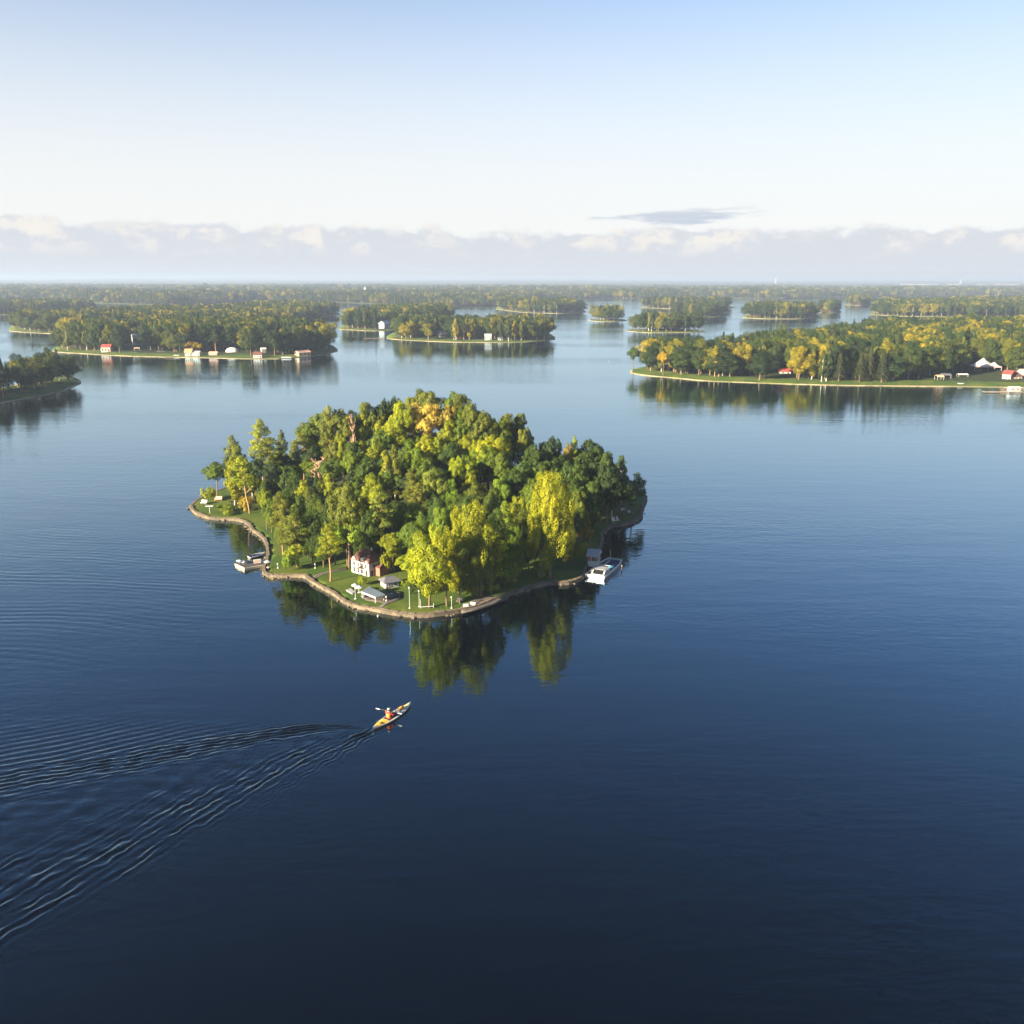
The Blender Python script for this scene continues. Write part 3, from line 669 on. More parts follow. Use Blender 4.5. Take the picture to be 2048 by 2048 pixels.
def tree(px, h, wpx, kind, tone, label, group=None, lean=0.0):
    """px: photo point of the tree top; wpx: crown width in photo pixels; h: height in metres"""
    if h > 4.9 and kind != 'shrub': h *= 1.0 + 0.30 * min(1.0, max(0.0, (px[1] - 880) / 110.0))      # the nearer trees are the taller ones
    a = along_ray(px[0], px[1], h)
    if a is None: print('no place', px); return
    wk_ = {'broad': 1.45, 'column': 1.15, 'pine': 1.25, 'spread': 1.25, 'full': 1.3}.get(kind, 1.1)
    for _ in range(14):                                                                                # keep the view of the villa, shed and pavilion open
        D_ = math.hypot(*a); bad = False
        for c, r_ in KEEP:
            Dc = c.to_2d().length; la = abs(a[0] * c.y - a[1] * c.x) / Dc; bad |= D_ < Dc + 2.6 and la < r_ + 0.42 * wpx * mpp((a[0], a[1], 5)) * wk_
        if not bad or h < 3: break
        h *= 0.93; a = along_ray(px[0], px[1], h)
    x, y = a; w = wpx * mpp((x, y, 5)) * {'broad': 1.45, 'column': 1.15, 'pine': 1.25, 'spread': 1.25, 'full': 1.3}.get(kind, 1.1); e = plant(kind, x, y, IZ(x, y), h, w, tone, label, group, lean); PLANTED.append((x, y, w)); return e
S = 1 / 3.864
def T1(cx, cy, h, w, kind, tone, label, group=None, **k): return tree(c1(cx, cy), h, w * S, kind, tone, label, group, **k)
def T2(cx, cy, h, w, kind, tone, label, group=None, **k): return tree(c2(cx, cy), h, w * S, kind, tone, label, group, **k)
# left point
T1(395, 432, 12.5, 150, 'column', 'o', 'tall slim birch standing highest at the left point of the near island')
T1(440, 500, 11, 150, 'column', 'o', 'slim birch close behind the tall one at the left point')
T1(505, 590, 10.5, 190, 'pine', 'y', 'leaning pine with pale orange trunk beside the left point', lean=R(-6))
T1(400, 600, 9.0, 150, 'column', 'y', 'yellow-green birch in front of the tall one at the left point')
T1(610, 305, 14.5, 170, 'pine', 'y', 'highest pine left of the wood, golden flat crown against the water')
T1(668, 445, 12.0, 190, 'pine', 'o', 'tall pine with long bare pale trunk left of the wood')
T1(780, 385, 11, 90, 'pine', 'o', 'thin pine with a small tufted top between the left pines and the wood')
T1(270, 642, 6.5, 150, 'broad', 'g', 'leafy dark tree behind the bench at the left point')
T1(205, 828, 2.8, 115, 'shrub', 'y', 'round yellow shrub at the very tip of the left point')
T1(345, 960, 1.6, 130, 'shrub', 'l', 'low green shrub on the lawn of the left point')
T1(365, 1010, 1.0, 110, 'shrub', 'y', 'clipped yellow hedge bush beside the wall of the left point')
T1(500, 900, 2.8, 120, 'shrub', 'a', 'rusty orange shrub at the foot of the leaning pine')
T1(600, 760, 5.0, 120, 'broad', 'o', 'small olive tree right of the leaning pine')
T1(560, 620, 8.0, 160, 'broad', 'k', 'dark tree filling the gap behind the leaning pine')
T1(760, 560, 7.5, 150, 'broad', 'k', 'dark tree behind the thin tufted pine')
# left flank of the wood
GL = 'trees on the left flank of the near island'
LL = 'olive green tree on the left flank of the near island'
T1(940, 405, 11, 180, 'pine', 'o', LL, GL); T1(885, 470, 9.5, 120, 'column', 'o', LL, GL)
T1(1045, 175, 14, 220, 'broad', 'o', LL, GL); T1(1240, 168, 14, 210, 'broad', 'o', LL, GL)
T1(1132, 118, 15.5, 110, 'pine', 'o', 'pine whose small crown sticks out above the wood at its upper left')
T1(1105, 362, 11, 120, 'column', 'o', LL, GL); T1(1070, 300, 12, 130, 'column', 'o', LL, GL); T1(990, 300, 12, 130, 'broad', 'g', LL, GL)
T1(1125, 720, 6.5, 130, 'broad', 'y', 'small bright yellow-green tree right of the bare pink tree')
T1(1185, 790, 5.5, 110, 'broad', 'y', 'second small yellow tree right of the bare pink tree')
T1(1170, 480, 9, 110, 'broad', 'o', LL, GL); T1(1250, 420, 10, 110, 'broad', 'y', LL, GL)
T1(765, 862, 8.5, 160, 'pine', 'o', 'olive pine with slender trunk by the left bay'); T1(655, 925, 6, 80, 'broad', 'y', 'narrow yellow tree at the inner end of the left bay')
T1(955, 778, 8.0, 160, 'pine', 'y', LL, GL); T1(1005, 850, 7.0, 120, 'broad', 'o', LL, GL); T1(925, 900, 7, 130, 'broad', 'g', LL, GL)
T1(885, 1035, 6.8, 185, 'pine', 'o', 'round olive pine above the landing stage'); T1(850, 1130, 5, 140, 'broad', 'o', 'low olive tree in front of the round pine')
T1(980, 1212, 3.6, 80, 'broad', 'y', 'small bright yellow sapling behind the landing stage'); T1(905, 1262, 4.0, 140, 'broad', 'y', 'bushy yellow sapling above the landing stage')
T1(860, 1400, 2.6, 130, 'shrub', 'l', 'ragged green shrub on the lawn by the landing stage')
T1(1150, 1250, 7.0, 175, 'pine', 'y', 'golden flat-topped pine alone on the lawn left of the villa')
T1(1285, 788, 12, 210, 'broad', 'o', 'big layered olive tree behind the lawn left of the villa'); T1(1270, 900, 9.5, 260, 'spread', 'o', 'spreading tree in front of the big olive one behind the lawn'); T1(1290, 1040, 7.4, 270, 'spread', 'l', 'low spreading tree with bare stems behind the lawn')
T1(1540, 868, 9.5, 195, 'pine', 'o', 'straight pale-stemmed pine behind the villa')
T1(1492, 742, 7.5, 170, 'broad', 'y', 'rounded yellow tree up the slope behind the villa'); T1(1782, 688, 9.0, 130, 'pine', 'o', 'slender pine up the slope right of the villa')
T1(1582, 552, 9.5, 125, 'column', 'y', 'slim pale birch in the middle of the wood'); T1(1652, 508, 10.5, 115, 'column', 'o', 'slimmer olive birch beside the pale one in mid-wood')
T1(1640, 1185, 6.2, 190, 'broad', 'y', 'bright yellow tree just behind the villa roof'); T1(1580, 1340, 3.2, 110, 'shrub', 'y', 'yellow bush at the corner of the villa')
T1(1700, 955, 6.5, 120, 'broad', 'l', 'light green tree high behind the villa'); T1(1815, 945, 7.0, 170, 'broad', 'l', 'leafy light green tree right of and above the villa')
T1(1770, 1345, 6.0, 160, 'broad', 'y', 'golden tree at the edge of the yard right of the villa')
T1(1405, 1518, 1.45, 76, 'shrub', 'y', 'clipped ball-shaped yellow bush on the lawn before the villa')
T1(1745, 1548, 1.2, 90, 'shrub', 'l', 'pale flowering bush at the end of the yard')
for a in ((1000, 1010, 6.5, 170, 'full', 'd'), (1080, 930, 7.5, 170, 'full', 'g'), (1090, 1090, 6.0, 160, 'full', 'd'), (1180, 1010, 7.0, 150, 'full', 'd'), (1010, 1130, 5.0, 140, 'full', 'd'), (820, 985, 6.5, 140, 'full', 'o'), (700, 1040, 5.0, 110, 'full', 'g'), (1040, 880, 8.0, 150, 'full', 'd'), (780, 1100, 4.5, 110, 'full', 'g'), (1390, 1080, 6.5, 150, 'full', 'd'), (1480, 1130, 5.5, 140, 'full', 'd'), (1440, 960, 8.0, 160, 'full', 'd'), (1180, 900, 8.0, 150, 'full', 'd'), (1380, 900, 8.5, 150, 'full', 'k'), (880, 700, 8.5, 150, 'full', 'd'), (640, 780, 6.0, 120, 'full', 'd'), (700, 640, 7.5, 140, 'full', 'k')):
    T1(*a, LL, GL)
# crest
GC = 'trees on the crest of the near island'
LC = 'broad-leaved tree on the crest of the near island'
for a in ((1450, 120, 14, 140, 'broad', 'o'), (1560, 116, 14, 110, 'broad', 'k'), (1642, 122, 14, 110, 'broad', 'k'), (1420, 185, 12.5, 150, 'broad', 'y'), (1540, 210, 12, 160, 'broad', 'y'), (1330, 190, 13, 150, 'broad', 'd'),
          (1700, 165, 14, 150, 'broad', 'y'), (1620, 265, 11.5, 200, 'spread', 'y'), (1650, 320, 10.5, 240, 'spread', 'y'), (1470, 450, 9.5, 150, 'spread', 'y'), (1560, 380, 10, 150, 'broad', 'g'),
          (1780, 470, 9.5, 170, 'broad', 'l'), (1890, 430, 10, 150, 'broad', 'y'), (1320, 560, 8.5, 130, 'broad', 'l'), (1360, 480, 9.5, 150, 'broad', 'd'), (1440, 600, 8.5, 150, 'broad', 'd')):
    T1(*a, LC, GC)
T2(115, 180, 13, 230, 'broad', 'p', 'pale gold dome-shaped tree on top of the near island')
T2(272, 196, 12.5, 135, 'broad', 'p', 'yellow tree right beside the pale gold dome')
for a in ((120, 70, 15, 220, 'broad', 'o'), (30, 130, 13.5, 150, 'broad', 'y'), (345, 95, 15, 150, 'broad', 'g'), (420, 110, 15, 170, 'broad', 'o'), (470, 190, 14, 140, 'broad', 'o'), (560, 250, 14, 150, 'broad', 'o'), (625, 305, 12.5, 150, 'broad', 'y'),
          (745, 262, 13.5, 160, 'broad', 'o'), (830, 262, 13.5, 150, 'broad', 'o'), (885, 380, 12, 120, 'broad', 'o'), (745, 345, 12, 150, 'column', 'y'), (690, 300, 13, 150, 'broad', 'g'), (300, 320, 11, 160, 'broad', 'y'),
          (390, 300, 11.5, 150, 'broad', 'g'), (480, 330, 11, 150, 'broad', 'd'), (570, 360, 11, 160, 'broad', 'g')):
    T2(*a, LC, GC)
# middle of the wood
GM = 'trees in the middle of the near island wood'
LM = 'sunlit tree in the thick of the near island wood'
for a in ((120, 440, 9.5, 170, 'broad', 'y'), (230, 460, 9.5, 150, 'broad', 'y'), (40, 520, 9, 130, 'broad', 'l'), (445, 428, 10.5, 150, 'broad', 'y'), (600, 430, 11, 250, 'broad', 'y'), (540, 520, 9.5, 240, 'broad', 'l'), (660, 560, 9.5, 180, 'broad', 'g'),
          (400, 600, 9, 150, 'broad', 'y'), (320, 480, 9.5, 160, 'broad', 'd'), (190, 688, 9.0, 210, 'broad', 'o'), (300, 770, 7.5, 110, 'broad', 'l'), (130, 610, 8.5, 150, 'broad', 'g'), (470, 740, 7.5, 120, 'broad', 'y'),
          (545, 798, 7.5, 230, 'spread', 'o'), (700, 758, 8.0, 160, 'broad', 'l'), (640, 840, 7.5, 140, 'broad', 'g'), (30, 960, 7, 140, 'broad', 'l'), (60, 800, 7.5, 130, 'pine', 'o')):
    T2(*a, LM, GM)
for a in ((890, 1010, 7.0, 140, 'full', 'g'), (680, 1000, 8.0, 160, 'full', 'd'), (920, 1120, 6.0, 140, 'full', 'd'), (870, 1260, 4.6, 150, 'full', 'g'), (180, 900, 8.0, 170, 'full', 'd'), (420, 880, 8.0, 170, 'full', 'd'), (60, 1060, 7.5, 150, 'full', 'g'), (640, 900, 7.5, 170, 'full', 'd'), (1180, 1000, 7.0, 150, 'full', 'd')):
    T2(*a, LM, GM)
# right side, its shade put into dark leaf tones
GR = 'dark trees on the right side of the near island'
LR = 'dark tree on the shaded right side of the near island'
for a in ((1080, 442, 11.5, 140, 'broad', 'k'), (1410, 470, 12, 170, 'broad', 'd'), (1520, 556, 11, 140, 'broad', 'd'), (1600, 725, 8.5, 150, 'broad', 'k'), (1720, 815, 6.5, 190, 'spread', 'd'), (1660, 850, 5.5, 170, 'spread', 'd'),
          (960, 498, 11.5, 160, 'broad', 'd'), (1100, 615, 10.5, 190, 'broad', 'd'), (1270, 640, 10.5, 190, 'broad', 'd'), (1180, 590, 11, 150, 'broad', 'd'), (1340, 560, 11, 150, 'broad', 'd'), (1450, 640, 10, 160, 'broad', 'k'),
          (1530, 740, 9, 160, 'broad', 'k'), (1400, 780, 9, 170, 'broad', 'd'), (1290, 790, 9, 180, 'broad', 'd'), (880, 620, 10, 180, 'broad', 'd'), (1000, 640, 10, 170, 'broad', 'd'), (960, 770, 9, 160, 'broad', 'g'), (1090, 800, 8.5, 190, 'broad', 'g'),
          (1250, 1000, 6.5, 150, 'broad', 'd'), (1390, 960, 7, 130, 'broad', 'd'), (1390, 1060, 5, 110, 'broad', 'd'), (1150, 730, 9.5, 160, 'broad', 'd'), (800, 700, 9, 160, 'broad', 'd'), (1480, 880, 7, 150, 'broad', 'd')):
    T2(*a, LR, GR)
T2(1225, 498, 11.5, 130, 'column', 'a', 'orange-yellow tree rising among the dark trees at the right'); T2(1272, 438, 12.5, 90, 'pine', 'y', 'feathery yellow treetop behind the orange one at the right')
T2(1030, 715, 9.0, 150, 'broad', 'y', 'yellow-topped tree in front of the dark trees at the right'); T2(1270, 858, 8.0, 150, 'broad', 'o', 'olive tree behind the tall willow'); T2(1340, 960, 6.0, 90, 'broad', 'y', 'thin yellow tree right of the tall willow'); T2(1352, 1130, 4.2, 100, 'broad', 'a', 'small orange-yellow tree above the boathouse')
# front right, full sun put into the yellow leaf tones
T2(1090, 868, 13.0, 330, 'willow', 'y', 'tall drooping willow lit gold above the front right lawn'); T2(1010, 1040, 8.5, 250, 'willow', 'y', 'lower drooping tree at the left foot of the tall willow')
T2(960, 880, 8.5, 120, 'broad', 'y', 'yellow treetop left of the tall willow'); T2(840, 900, 8.0, 140, 'broad', 'y', 'yellow tree with a forked pale trunk left of the tall willow'); T2(730, 940, 8.0, 140, 'pine', 'l', 'pale-stemmed pine left of the tall willow')
T2(512, 938, 11.0, 240, 'full', 'y', 'largest golden tree of the front clump'); T2(365, 985, 10.0, 180, 'full', 'y', 'golden tree left of the largest in the front clump'); T2(268, 978, 9.5, 180, 'broad', 'l', 'green-gold tree at the back left of the front clump')
T2(140, 1158, 9.2, 260, 'full', 'y', 'broad golden tree at the left end of the front clump'); T2(275, 1200, 8.5, 230, 'full', 'y', 'broad golden tree second from the left of the front clump'); T2(380, 1290, 7.0, 200, 'full', 'o', 'low olive tree in the middle of the front clump')
T2(625, 1128, 8.6, 200, 'pine', 'y', 'golden pine with a reddish stem right of the front clump'); T2(545, 1225, 7.6, 200, 'willow', 'o', 'olive drooping tree before the golden pine')
T2(790, 1115, 6.8, 130, 'full', 'l', 'bright green tree between the front clump and the tall willow'); T2(825, 1235, 5.2, 120, 'full', 'l', 'lower bright green tree between the front clump and the tall willow'); T2(760, 1370, 3.8, 240, 'shrub', 'l', 'wide green bush on the front lawn below the bright green trees')
T2(690, 1330, 4.5, 150, 'shrub', 'g', 'green bush at the foot of the golden pine'); T2(430, 1400, 4.0, 180, 'shrub', 'y', 'yellow bush in front of the golden front clump'); T2(110, 1420, 4.0, 200, 'shrub', 'l', 'green bush at the left foot of the front clump')
T2(1308, 1308, 3.2, 140, 'shrub', 'y', 'bright yellow bush beside the boathouse'); T2(1000, 1400, 2.4, 120, 'shrub', 'l', 'green bush under the tall willow')
T2(478, 1590, 1.6, 110, 'shrub', 'y', 'bright lime bush low on the front lawn'); T2(545, 1575, 1.5, 80, 'shrub', 'y', 'small lime bush touching the larger lime one'); T2(640, 1588, 1.3, 110, 'shrub', 'y', 'rounded lime bush nearest the worn path'); T2(720, 1600, 0.9, 60, 'shrub', 'd', 'tiny dark bush beside the worn path')
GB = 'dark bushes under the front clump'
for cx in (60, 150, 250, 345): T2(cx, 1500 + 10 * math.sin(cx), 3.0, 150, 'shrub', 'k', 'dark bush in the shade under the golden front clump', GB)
# bare trees
for (cx, cy, h, w, lab) in ((1060, 598, 8.0, 165, 'bare pinkish dead tree on the left flank of the near island'), (1192, 315, 12.0, 62, 'left of two bare orange snags rising from the wood'), (1325, 272, 12.5, 80, 'right of two bare orange snags rising from the wood')):
    p = c1(cx, cy); x, y = along_ray(p[0], p[1], h); e = empty('dead_tree', (x, y, IZ(x, y) - .05), 1.0 + cx); sw = w * S * mpp((x, y, 5)) / 5.2; e.scale = (sw, sw, h / 10.2); tag(e, lab, 'dead tree')
    mb = dead_mesh(int(cx), 34 if w > 100 else 20, 1.0 if w > 100 else 1.3); mb.build('bare_branches', DEADWOOD, e); PLANTED.append((x, y, 2.0))
# the rest of the wood: understorey trees between the ones above, kept clear of lawns, yard and houses
CLEAR = [(G(*c3(620, 560), .7), 6.2), (G(*c3(1100, 850), .7), 5.0), (G(*c3(700, 1000), .7), 5.5), (G(*c1(1150, 1520), .7), 5.5), (G(*c1(1300, 1480), .7), 6.0), (G(*c1(1050, 1500), .7), 5.0), (G(*c4(860, 560), .7), 4.0)]
fr = np.random.default_rng(3); P = np.array(PLANTED)[:, :2]; got = 0; tries = 0; mine = []
bb = np.array(INNER); lo_, hi_ = bb.min(0), bb.max(0)
while got < 105 and tries < 9000:
    tries += 1; p = fr.uniform(lo_, hi_)
    d = shore_dist(ISL, [p])[0]
    if not inside(INNER, [p])[0] or d < 4.5 or (p[1] < 138 and d < 13) or (p[1] > 190 and got > 90): continue
    if any((Vector(p) - c.to_2d()).length < rr for c, rr in CLEAR): continue
    Q = np.concatenate([P, np.array(mine)]) if mine else P
    if np.min(np.hypot(*(Q - p).T)) < 2.6: continue
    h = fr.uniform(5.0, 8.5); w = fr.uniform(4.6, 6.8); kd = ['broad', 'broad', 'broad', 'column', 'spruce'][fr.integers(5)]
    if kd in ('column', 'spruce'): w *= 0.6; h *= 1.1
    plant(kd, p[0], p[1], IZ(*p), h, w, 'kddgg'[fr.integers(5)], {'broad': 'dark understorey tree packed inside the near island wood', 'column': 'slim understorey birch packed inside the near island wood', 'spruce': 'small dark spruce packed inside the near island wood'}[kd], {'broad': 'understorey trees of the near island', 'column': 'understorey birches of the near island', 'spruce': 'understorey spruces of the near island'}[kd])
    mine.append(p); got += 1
print('near trees', len(PLANTED), got)

ORD = 'leftmost,second,third,fourth,fifth,sixth,seventh,eighth,ninth,tenth,eleventh,twelfth,thirteenth,fourteenth,fifteenth,sixteenth,seventeenth,eighteenth,nineteenth,twentieth'.split(',')
def ordinal(i):
    if i < 20: return ORD[i]
    return ['twenty-', 'thirty-'][(i + 1) // 10 - 2] + ['', 'first', 'second', 'third', 'fourth', 'fifth', 'sixth', 'seventh', 'eighth', 'ninth'][(i + 1) % 10] if (i + 1) % 10 else 'thirtieth'
TW = {'d': 'dark green', 'g': 'mid-green', 'y': 'golden yellow', 'o': 'olive', 'l': 'light green', 'p': 'pale gold', 'k': 'very dark', 'a': 'orange-yellow'}
for gname, lab in ((GC, 'on the near island crest'), (GR, 'on the shaded right of the near island'), (GM, 'amid the near island wood'), (GL, 'on the left flank of the near island')):
    by = {}
    for o in COL.objects:
        if o.get('group') == gname: by.setdefault(TW[o['tone']] + ' ' + CATS_W[o.name.split('.')[0]], []).append(o)
    for key, L_ in by.items():
        L_.sort(key=lambda o: o.location.x / o.location.y)
        for i, o in enumerate(L_):
            o['label'] = (ordinal(i) + ' ' + key + (' ' if i == 0 else ' from the left ') + lab) if len(L_) > 1 else 'only ' + key + ' ' + lab
for o in COL.objects:
    if 'tone' in o: del o['tone']
# ------------------------------------------------------------------ trees of the other islands
def solid_tree(kind, i):
    P = PROTO[kind][i]; nV = len(P['V']); me = bpy.data.meshes.new(NAMES[kind])
    faces = [tuple(f) for f in P['F'].tolist()] + [tuple(k + nV for k in f) for f in P['tm'].f]
    me.from_pydata(P['V'].tolist() + [tuple(v) for v in P['tm'].v], [], faces)
    me.materials.append(LEAFCON if kind in ('spruce',) else LEAFFAR); me.materials.append(P['bark'])
    nl = len(P['F']); mi = np.zeros(len(faces), np.int32); mi[nl:] = 1; me.polygons.foreach_set('material_index', mi)
    a = me.attributes.new('tint', 'FLOAT', 'FACE'); a.data.foreach_set('value', np.concatenate([P['T'], np.full(len(faces) - nl, .5)]).astype(np.float32)); me.update()
    return dict(me=me, h=P['h'], w=P['w'], kind=kind)
SOLID = [solid_tree(*a) for a in (('full', 0), ('full', 1), ('full', 2), ('column', 0), ('column', 1), ('spruce', 0), ('spruce', 1), ('pine', 0))]
fr = np.random.default_rng(17)
def scatter(poly, spacing, setback, keep=None, view=True):
    P = np.array(poly); x0, y0 = P.min(0); x1, y1 = P.max(0)
    gx, gy = np.meshgrid(np.arange(x0, x1, spacing), np.arange(y0, y1, spacing)); pts = np.stack([gx.ravel(), gy.ravel()], -1)
    pts = pts + fr.uniform(-spacing * .42, spacing * .42, pts.shape)
    if view: pts = pts[np.abs(pts[:, 0]) < 0.64 * pts[:, 1] + 30]
    pts = pts[inside(poly, pts)]
    if len(pts) == 0: return pts
    d = shore_dist(poly, pts); pts = pts[d > setback * fr.uniform(0.55, 1.25, len(pts))]
    if keep is not None and len(pts): pts = pts[keep(pts)]
    return pts
HOUSE_SPOTS = []          # (x, y, radius) kept free of trees, filled before planting
def q3(x, y): return 160 + x / 6.44, 660 + y / 6.44
def q4(x, y): return 420 + x / 6.9, 670 + y / 6.9
def q5(x, y): return 1600 + x / 4.3125, 700 + y / 4.3125
def q6(x, y): return 1960 + x / 21.95, 720 + y / 21.95
def b2(x, y): return 512 + x / 3.773, 540 + y / 3.773
def b4(x, y): return 1536 + x / 3.773, 540 + y / 3.773
for p, r_ in ((q3(335, 290), 9), (q3(720, 190), 8), (q3(735, 268), 6), (q3(1050, 280), 9), (q3(1440, 325), 12), (q3(1715, 325), 8), (q4(310, 232), 10), (q4(655, 312), 8), (q4(745, 245), 7), (q4(1310, 285), 10), (b2(1750, 525), 8), (b2(1415, 510), 8), (b2(1000, 440), 9), (b4(130, 785), 6), (q5(1615, 185), 12), (q5(1240, 255), 8), (q5(1780, 235), 9), (q5(1880, 255), 9), (q5(1400, 280), 9), (q5(1700, 255), 8)):
    g = G(*p, 1.0); HOUSE_SPOTS.append((g.x, g.y, r_))
def free(pts):
    """no trees on a house plot, nor on the lawn between it and the water"""
    ok = np.ones(len(pts), bool)
    for x, y, r_ in HOUSE_SPOTS:
        D = math.hypot(x, y); al = (pts[:, 0] * x + pts[:, 1] * y) / D; la = np.abs(pts[:, 0] * y - pts[:, 1] * x) / D
        ok &= ~((la < r_ * 0.8) & (al < D + r_ * 0.9))
        sxy = Vector((SUN_DIR.x, SUN_DIR.y)).normalized(); dx, dy = pts[:, 0] - x, pts[:, 1] - y; al = dx * sxy.x + dy * sxy.y; la = np.abs(dx * sxy.y - dy * sxy.x)
        ok &= ~((al > 0) & (al < 42) & (la < r_ * 0.8))  # trees towards the sun left out too, so the plot is sunlit
    return ok
IND = {0: (30, 'tree in the wood on the point of land at the left edge', 'trees on the left point of land'), 15: (80, 'tree in the front rows of the large wooded island at the right edge', 'front trees of the tent island'),
       1: (45, 'tree in the front row behind the cottages on the left island', 'front trees of the cottage island'), 5: (22, 'tree along the near shore of the middle wooded island', 'front trees of the middle island')}
WORD = {'full': 'round-crowned broad-leaved ', 'column': 'slim pale-stemmed birch ', 'spruce': 'dark pointed spruce ', 'pine': 'open-crowned pine '}
woods = []   # (points, heights, widths, kind index)
donors = {}
def tree_size(k, ht):
    if k < 3: return ht * fr.uniform(.70, 1.14), ht * fr.uniform(.68, 1.02)
    if k < 5: return ht * fr.uniform(.85, 1.15), ht * fr.uniform(.34, .44)
    if k < 7: return ht * fr.uniform(.85, 1.2), ht * fr.uniform(.32, .42)
    return ht * fr.uniform(.85, 1.1), ht * fr.uniform(.42, .55)
for li, Ld in enumerate(LANDS):
    D = min(p[1] for p in Ld['poly']); sp = 5.6 if D < 700 else (6.6 if D < 1100 else 8.0)
    pts = scatter(Ld['poly'], sp, Ld['setback'], free)
    if not len(pts): continue
    pts = pts[np.argsort(np.hypot(pts[:, 0], pts[:, 1]))]
    ks = fr.choice(8, len(pts), p=[.22, .22, .22, .11, .10, .04, .03, .06]); patch = snoise(pts[:, 0], pts[:, 1], 60.0, 50 + li)
    ks = np.where((patch > 1.25) & (ks < 5) & (li > 0), fr.integers(5, 7, len(pts)), ks)
    nind = IND.get(li, (0,))[0]; rest = []
    for i, p in enumerate(pts):
        k = int(ks[i]); h, w = tree_size(k, Ld['ht'])
        if i < nind:
            Sd = SOLID[k]; o = link(NAMES[Sd['kind']], Sd['me'], None, (p[0], p[1], 1.05), fr.uniform(0, 6.28)); o.scale = (w / Sd['w'], w / Sd['w'], h / Sd['h'])
            _, lab, grp = IND[li]; cat = CATS[Sd['kind']]
            tag(o, WORD[Sd['kind']] + (lab if cat == 'tree' else lab.replace('tree ', '', 1)), cat, grp); donors.setdefault(k, o)
        else: rest.append((p[0], p[1], 1.05, h, w, k))
    if rest: woods.append((rest, Ld))
def wood_object(name, rows, label, dens=None):
    rows = np.array(rows, float); me = bpy.data.meshes.new(name); me.vertices.add(len(rows)); me.vertices.foreach_set('co', rows[:, :3].astype(np.float32).ravel())
    k = rows[:, 5].astype(int); sw = rows[:, 4] / np.array([s['w'] for s in SOLID])[k]; sh = rows[:, 3] / np.array([s['h'] for s in SOLID])[k]
    a = me.attributes.new('scl', 'FLOAT_VECTOR', 'POINT'); a.data.foreach_set('vector', np.stack([sw, sw, sh], -1).astype(np.float32).ravel())
    a = me.attributes.new('rotz', 'FLOAT', 'POINT'); a.data.foreach_set('value', fr.uniform(0, 6.28, len(rows)).astype(np.float32))
    a = me.attributes.new('pick', 'INT', 'POINT'); a.data.foreach_set('value', k.astype(np.int32))
    me.update(); o = link(name, me); tag(o, label, 'wood', kind='stuff')
    md = o.modifiers.new('trees', 'NODES'); md.node_group = WOODNG; return o
def make_wood_group():
    ng = bpy.data.node_groups.new('trees_on_points', 'GeometryNodeTree')
    ng.interface.new_socket('Geometry', in_out='INPUT', socket_type='NodeSocketGeometry'); ng.interface.new_socket('Geometry', in_out='OUTPUT', socket_type='NodeSocketGeometry')
    N, L = ng.nodes, ng.links; gi = N.new('NodeGroupInput'); go = N.new('NodeGroupOutput')
    def na(nm, t): n = N.new('GeometryNodeInputNamedAttribute'); n.data_type = t; n.inputs['Name'].default_value = nm; return n.outputs['Attribute']
    out = None; pick = na('pick', 'INT'); scl = na('scl', 'FLOAT_VECTOR'); rot = na('rotz', 'FLOAT')
    cx = N.new('ShaderNodeCombineXYZ'); L.new(rot, cx.inputs['Z']); er = N.new('FunctionNodeEulerToRotation'); L.new(cx.outputs[0], er.inputs[0])
    jn = N.new('GeometryNodeJoinGeometry')
    for k in range(8):
        oi = N.new('GeometryNodeObjectInfo'); oi.transform_space = 'ORIGINAL'; oi.inputs['Object'].default_value = donors[k]; oi.inputs['As Instance'].default_value = True
        cmp_ = N.new('FunctionNodeCompare'); cmp_.data_type = 'INT'; cmp_.operation = 'EQUAL'; L.new(pick, cmp_.inputs[2]); cmp_.inputs[3].default_value = k
        ip = N.new('GeometryNodeInstanceOnPoints'); L.new(gi.outputs[0], ip.inputs['Points']); L.new(cmp_.outputs[0], ip.inputs['Selection']); L.new(oi.outputs['Geometry'], ip.inputs['Instance'])
        L.new(er.outputs[0], ip.inputs['Rotation']); L.new(scl, ip.inputs['Scale']); L.new(ip.outputs[0], jn.inputs[0])
    L.new(jn.outputs[0], go.inputs[0]); return ng
assert len(donors) == 8, donors.keys()
WOODNG = make_wood_group()
tot = 0
for rest, Ld in woods:
    wood_object('wood', rest, 'trees of the ' + Ld['label']); tot += len(rest)
# mainland: trees down to the far water, then the closed canopy to the horizon
rows = []
for lo, hi, sp, sc in ((1400, 2300, 10.0, 1.0), (2300, 3200, 15.0, 1.15), (3200, 4300, 24.0, 1.5)):
    gx, gy = np.meshgrid(np.arange(-0.64 * hi, 0.64 * hi, sp), np.arange(lo, hi, sp)); pts = np.stack([gx.ravel(), gy.ravel()], -1); pts = pts + fr.uniform(-sp * .4, sp * .4, pts.shape)
    pts = pts[(np.abs(pts[:, 0]) < 0.62 * pts[:, 1] + 20)]; pts = pts[inside(main, pts)]
    gap = snoise(pts[:, 0], pts[:, 1] * 1.5, 420.0, 71); pts = pts[gap > -1.55]
    ks = fr.choice(8, len(pts), p=[.2, .2, .2, .1, .1, .07, .07, .06]); mz = main_z(pts)
    hn = snoise(pts[:, 0] * .5, pts[:, 1], 260.0, 77)
    for i_, (p, k, z_) in enumerate(zip(pts, ks, mz)):
        h, w = tree_size(int(k), (14.5 + 3.2 * float(np.clip(hn[i_], -1.6, 1.6))) * fr.uniform(.85, 1.15)); rows.append((p[0], p[1], z_, h * (sc ** .3), w * sc * 1.1, k))
wood_object('far_forest', rows, 'far forest covering the mainland in the haze'); tot += len(rows)
print('wood instances', tot)
ysr = np.geomspace(3000, 14500, 170); Vc = []; nxr = 420
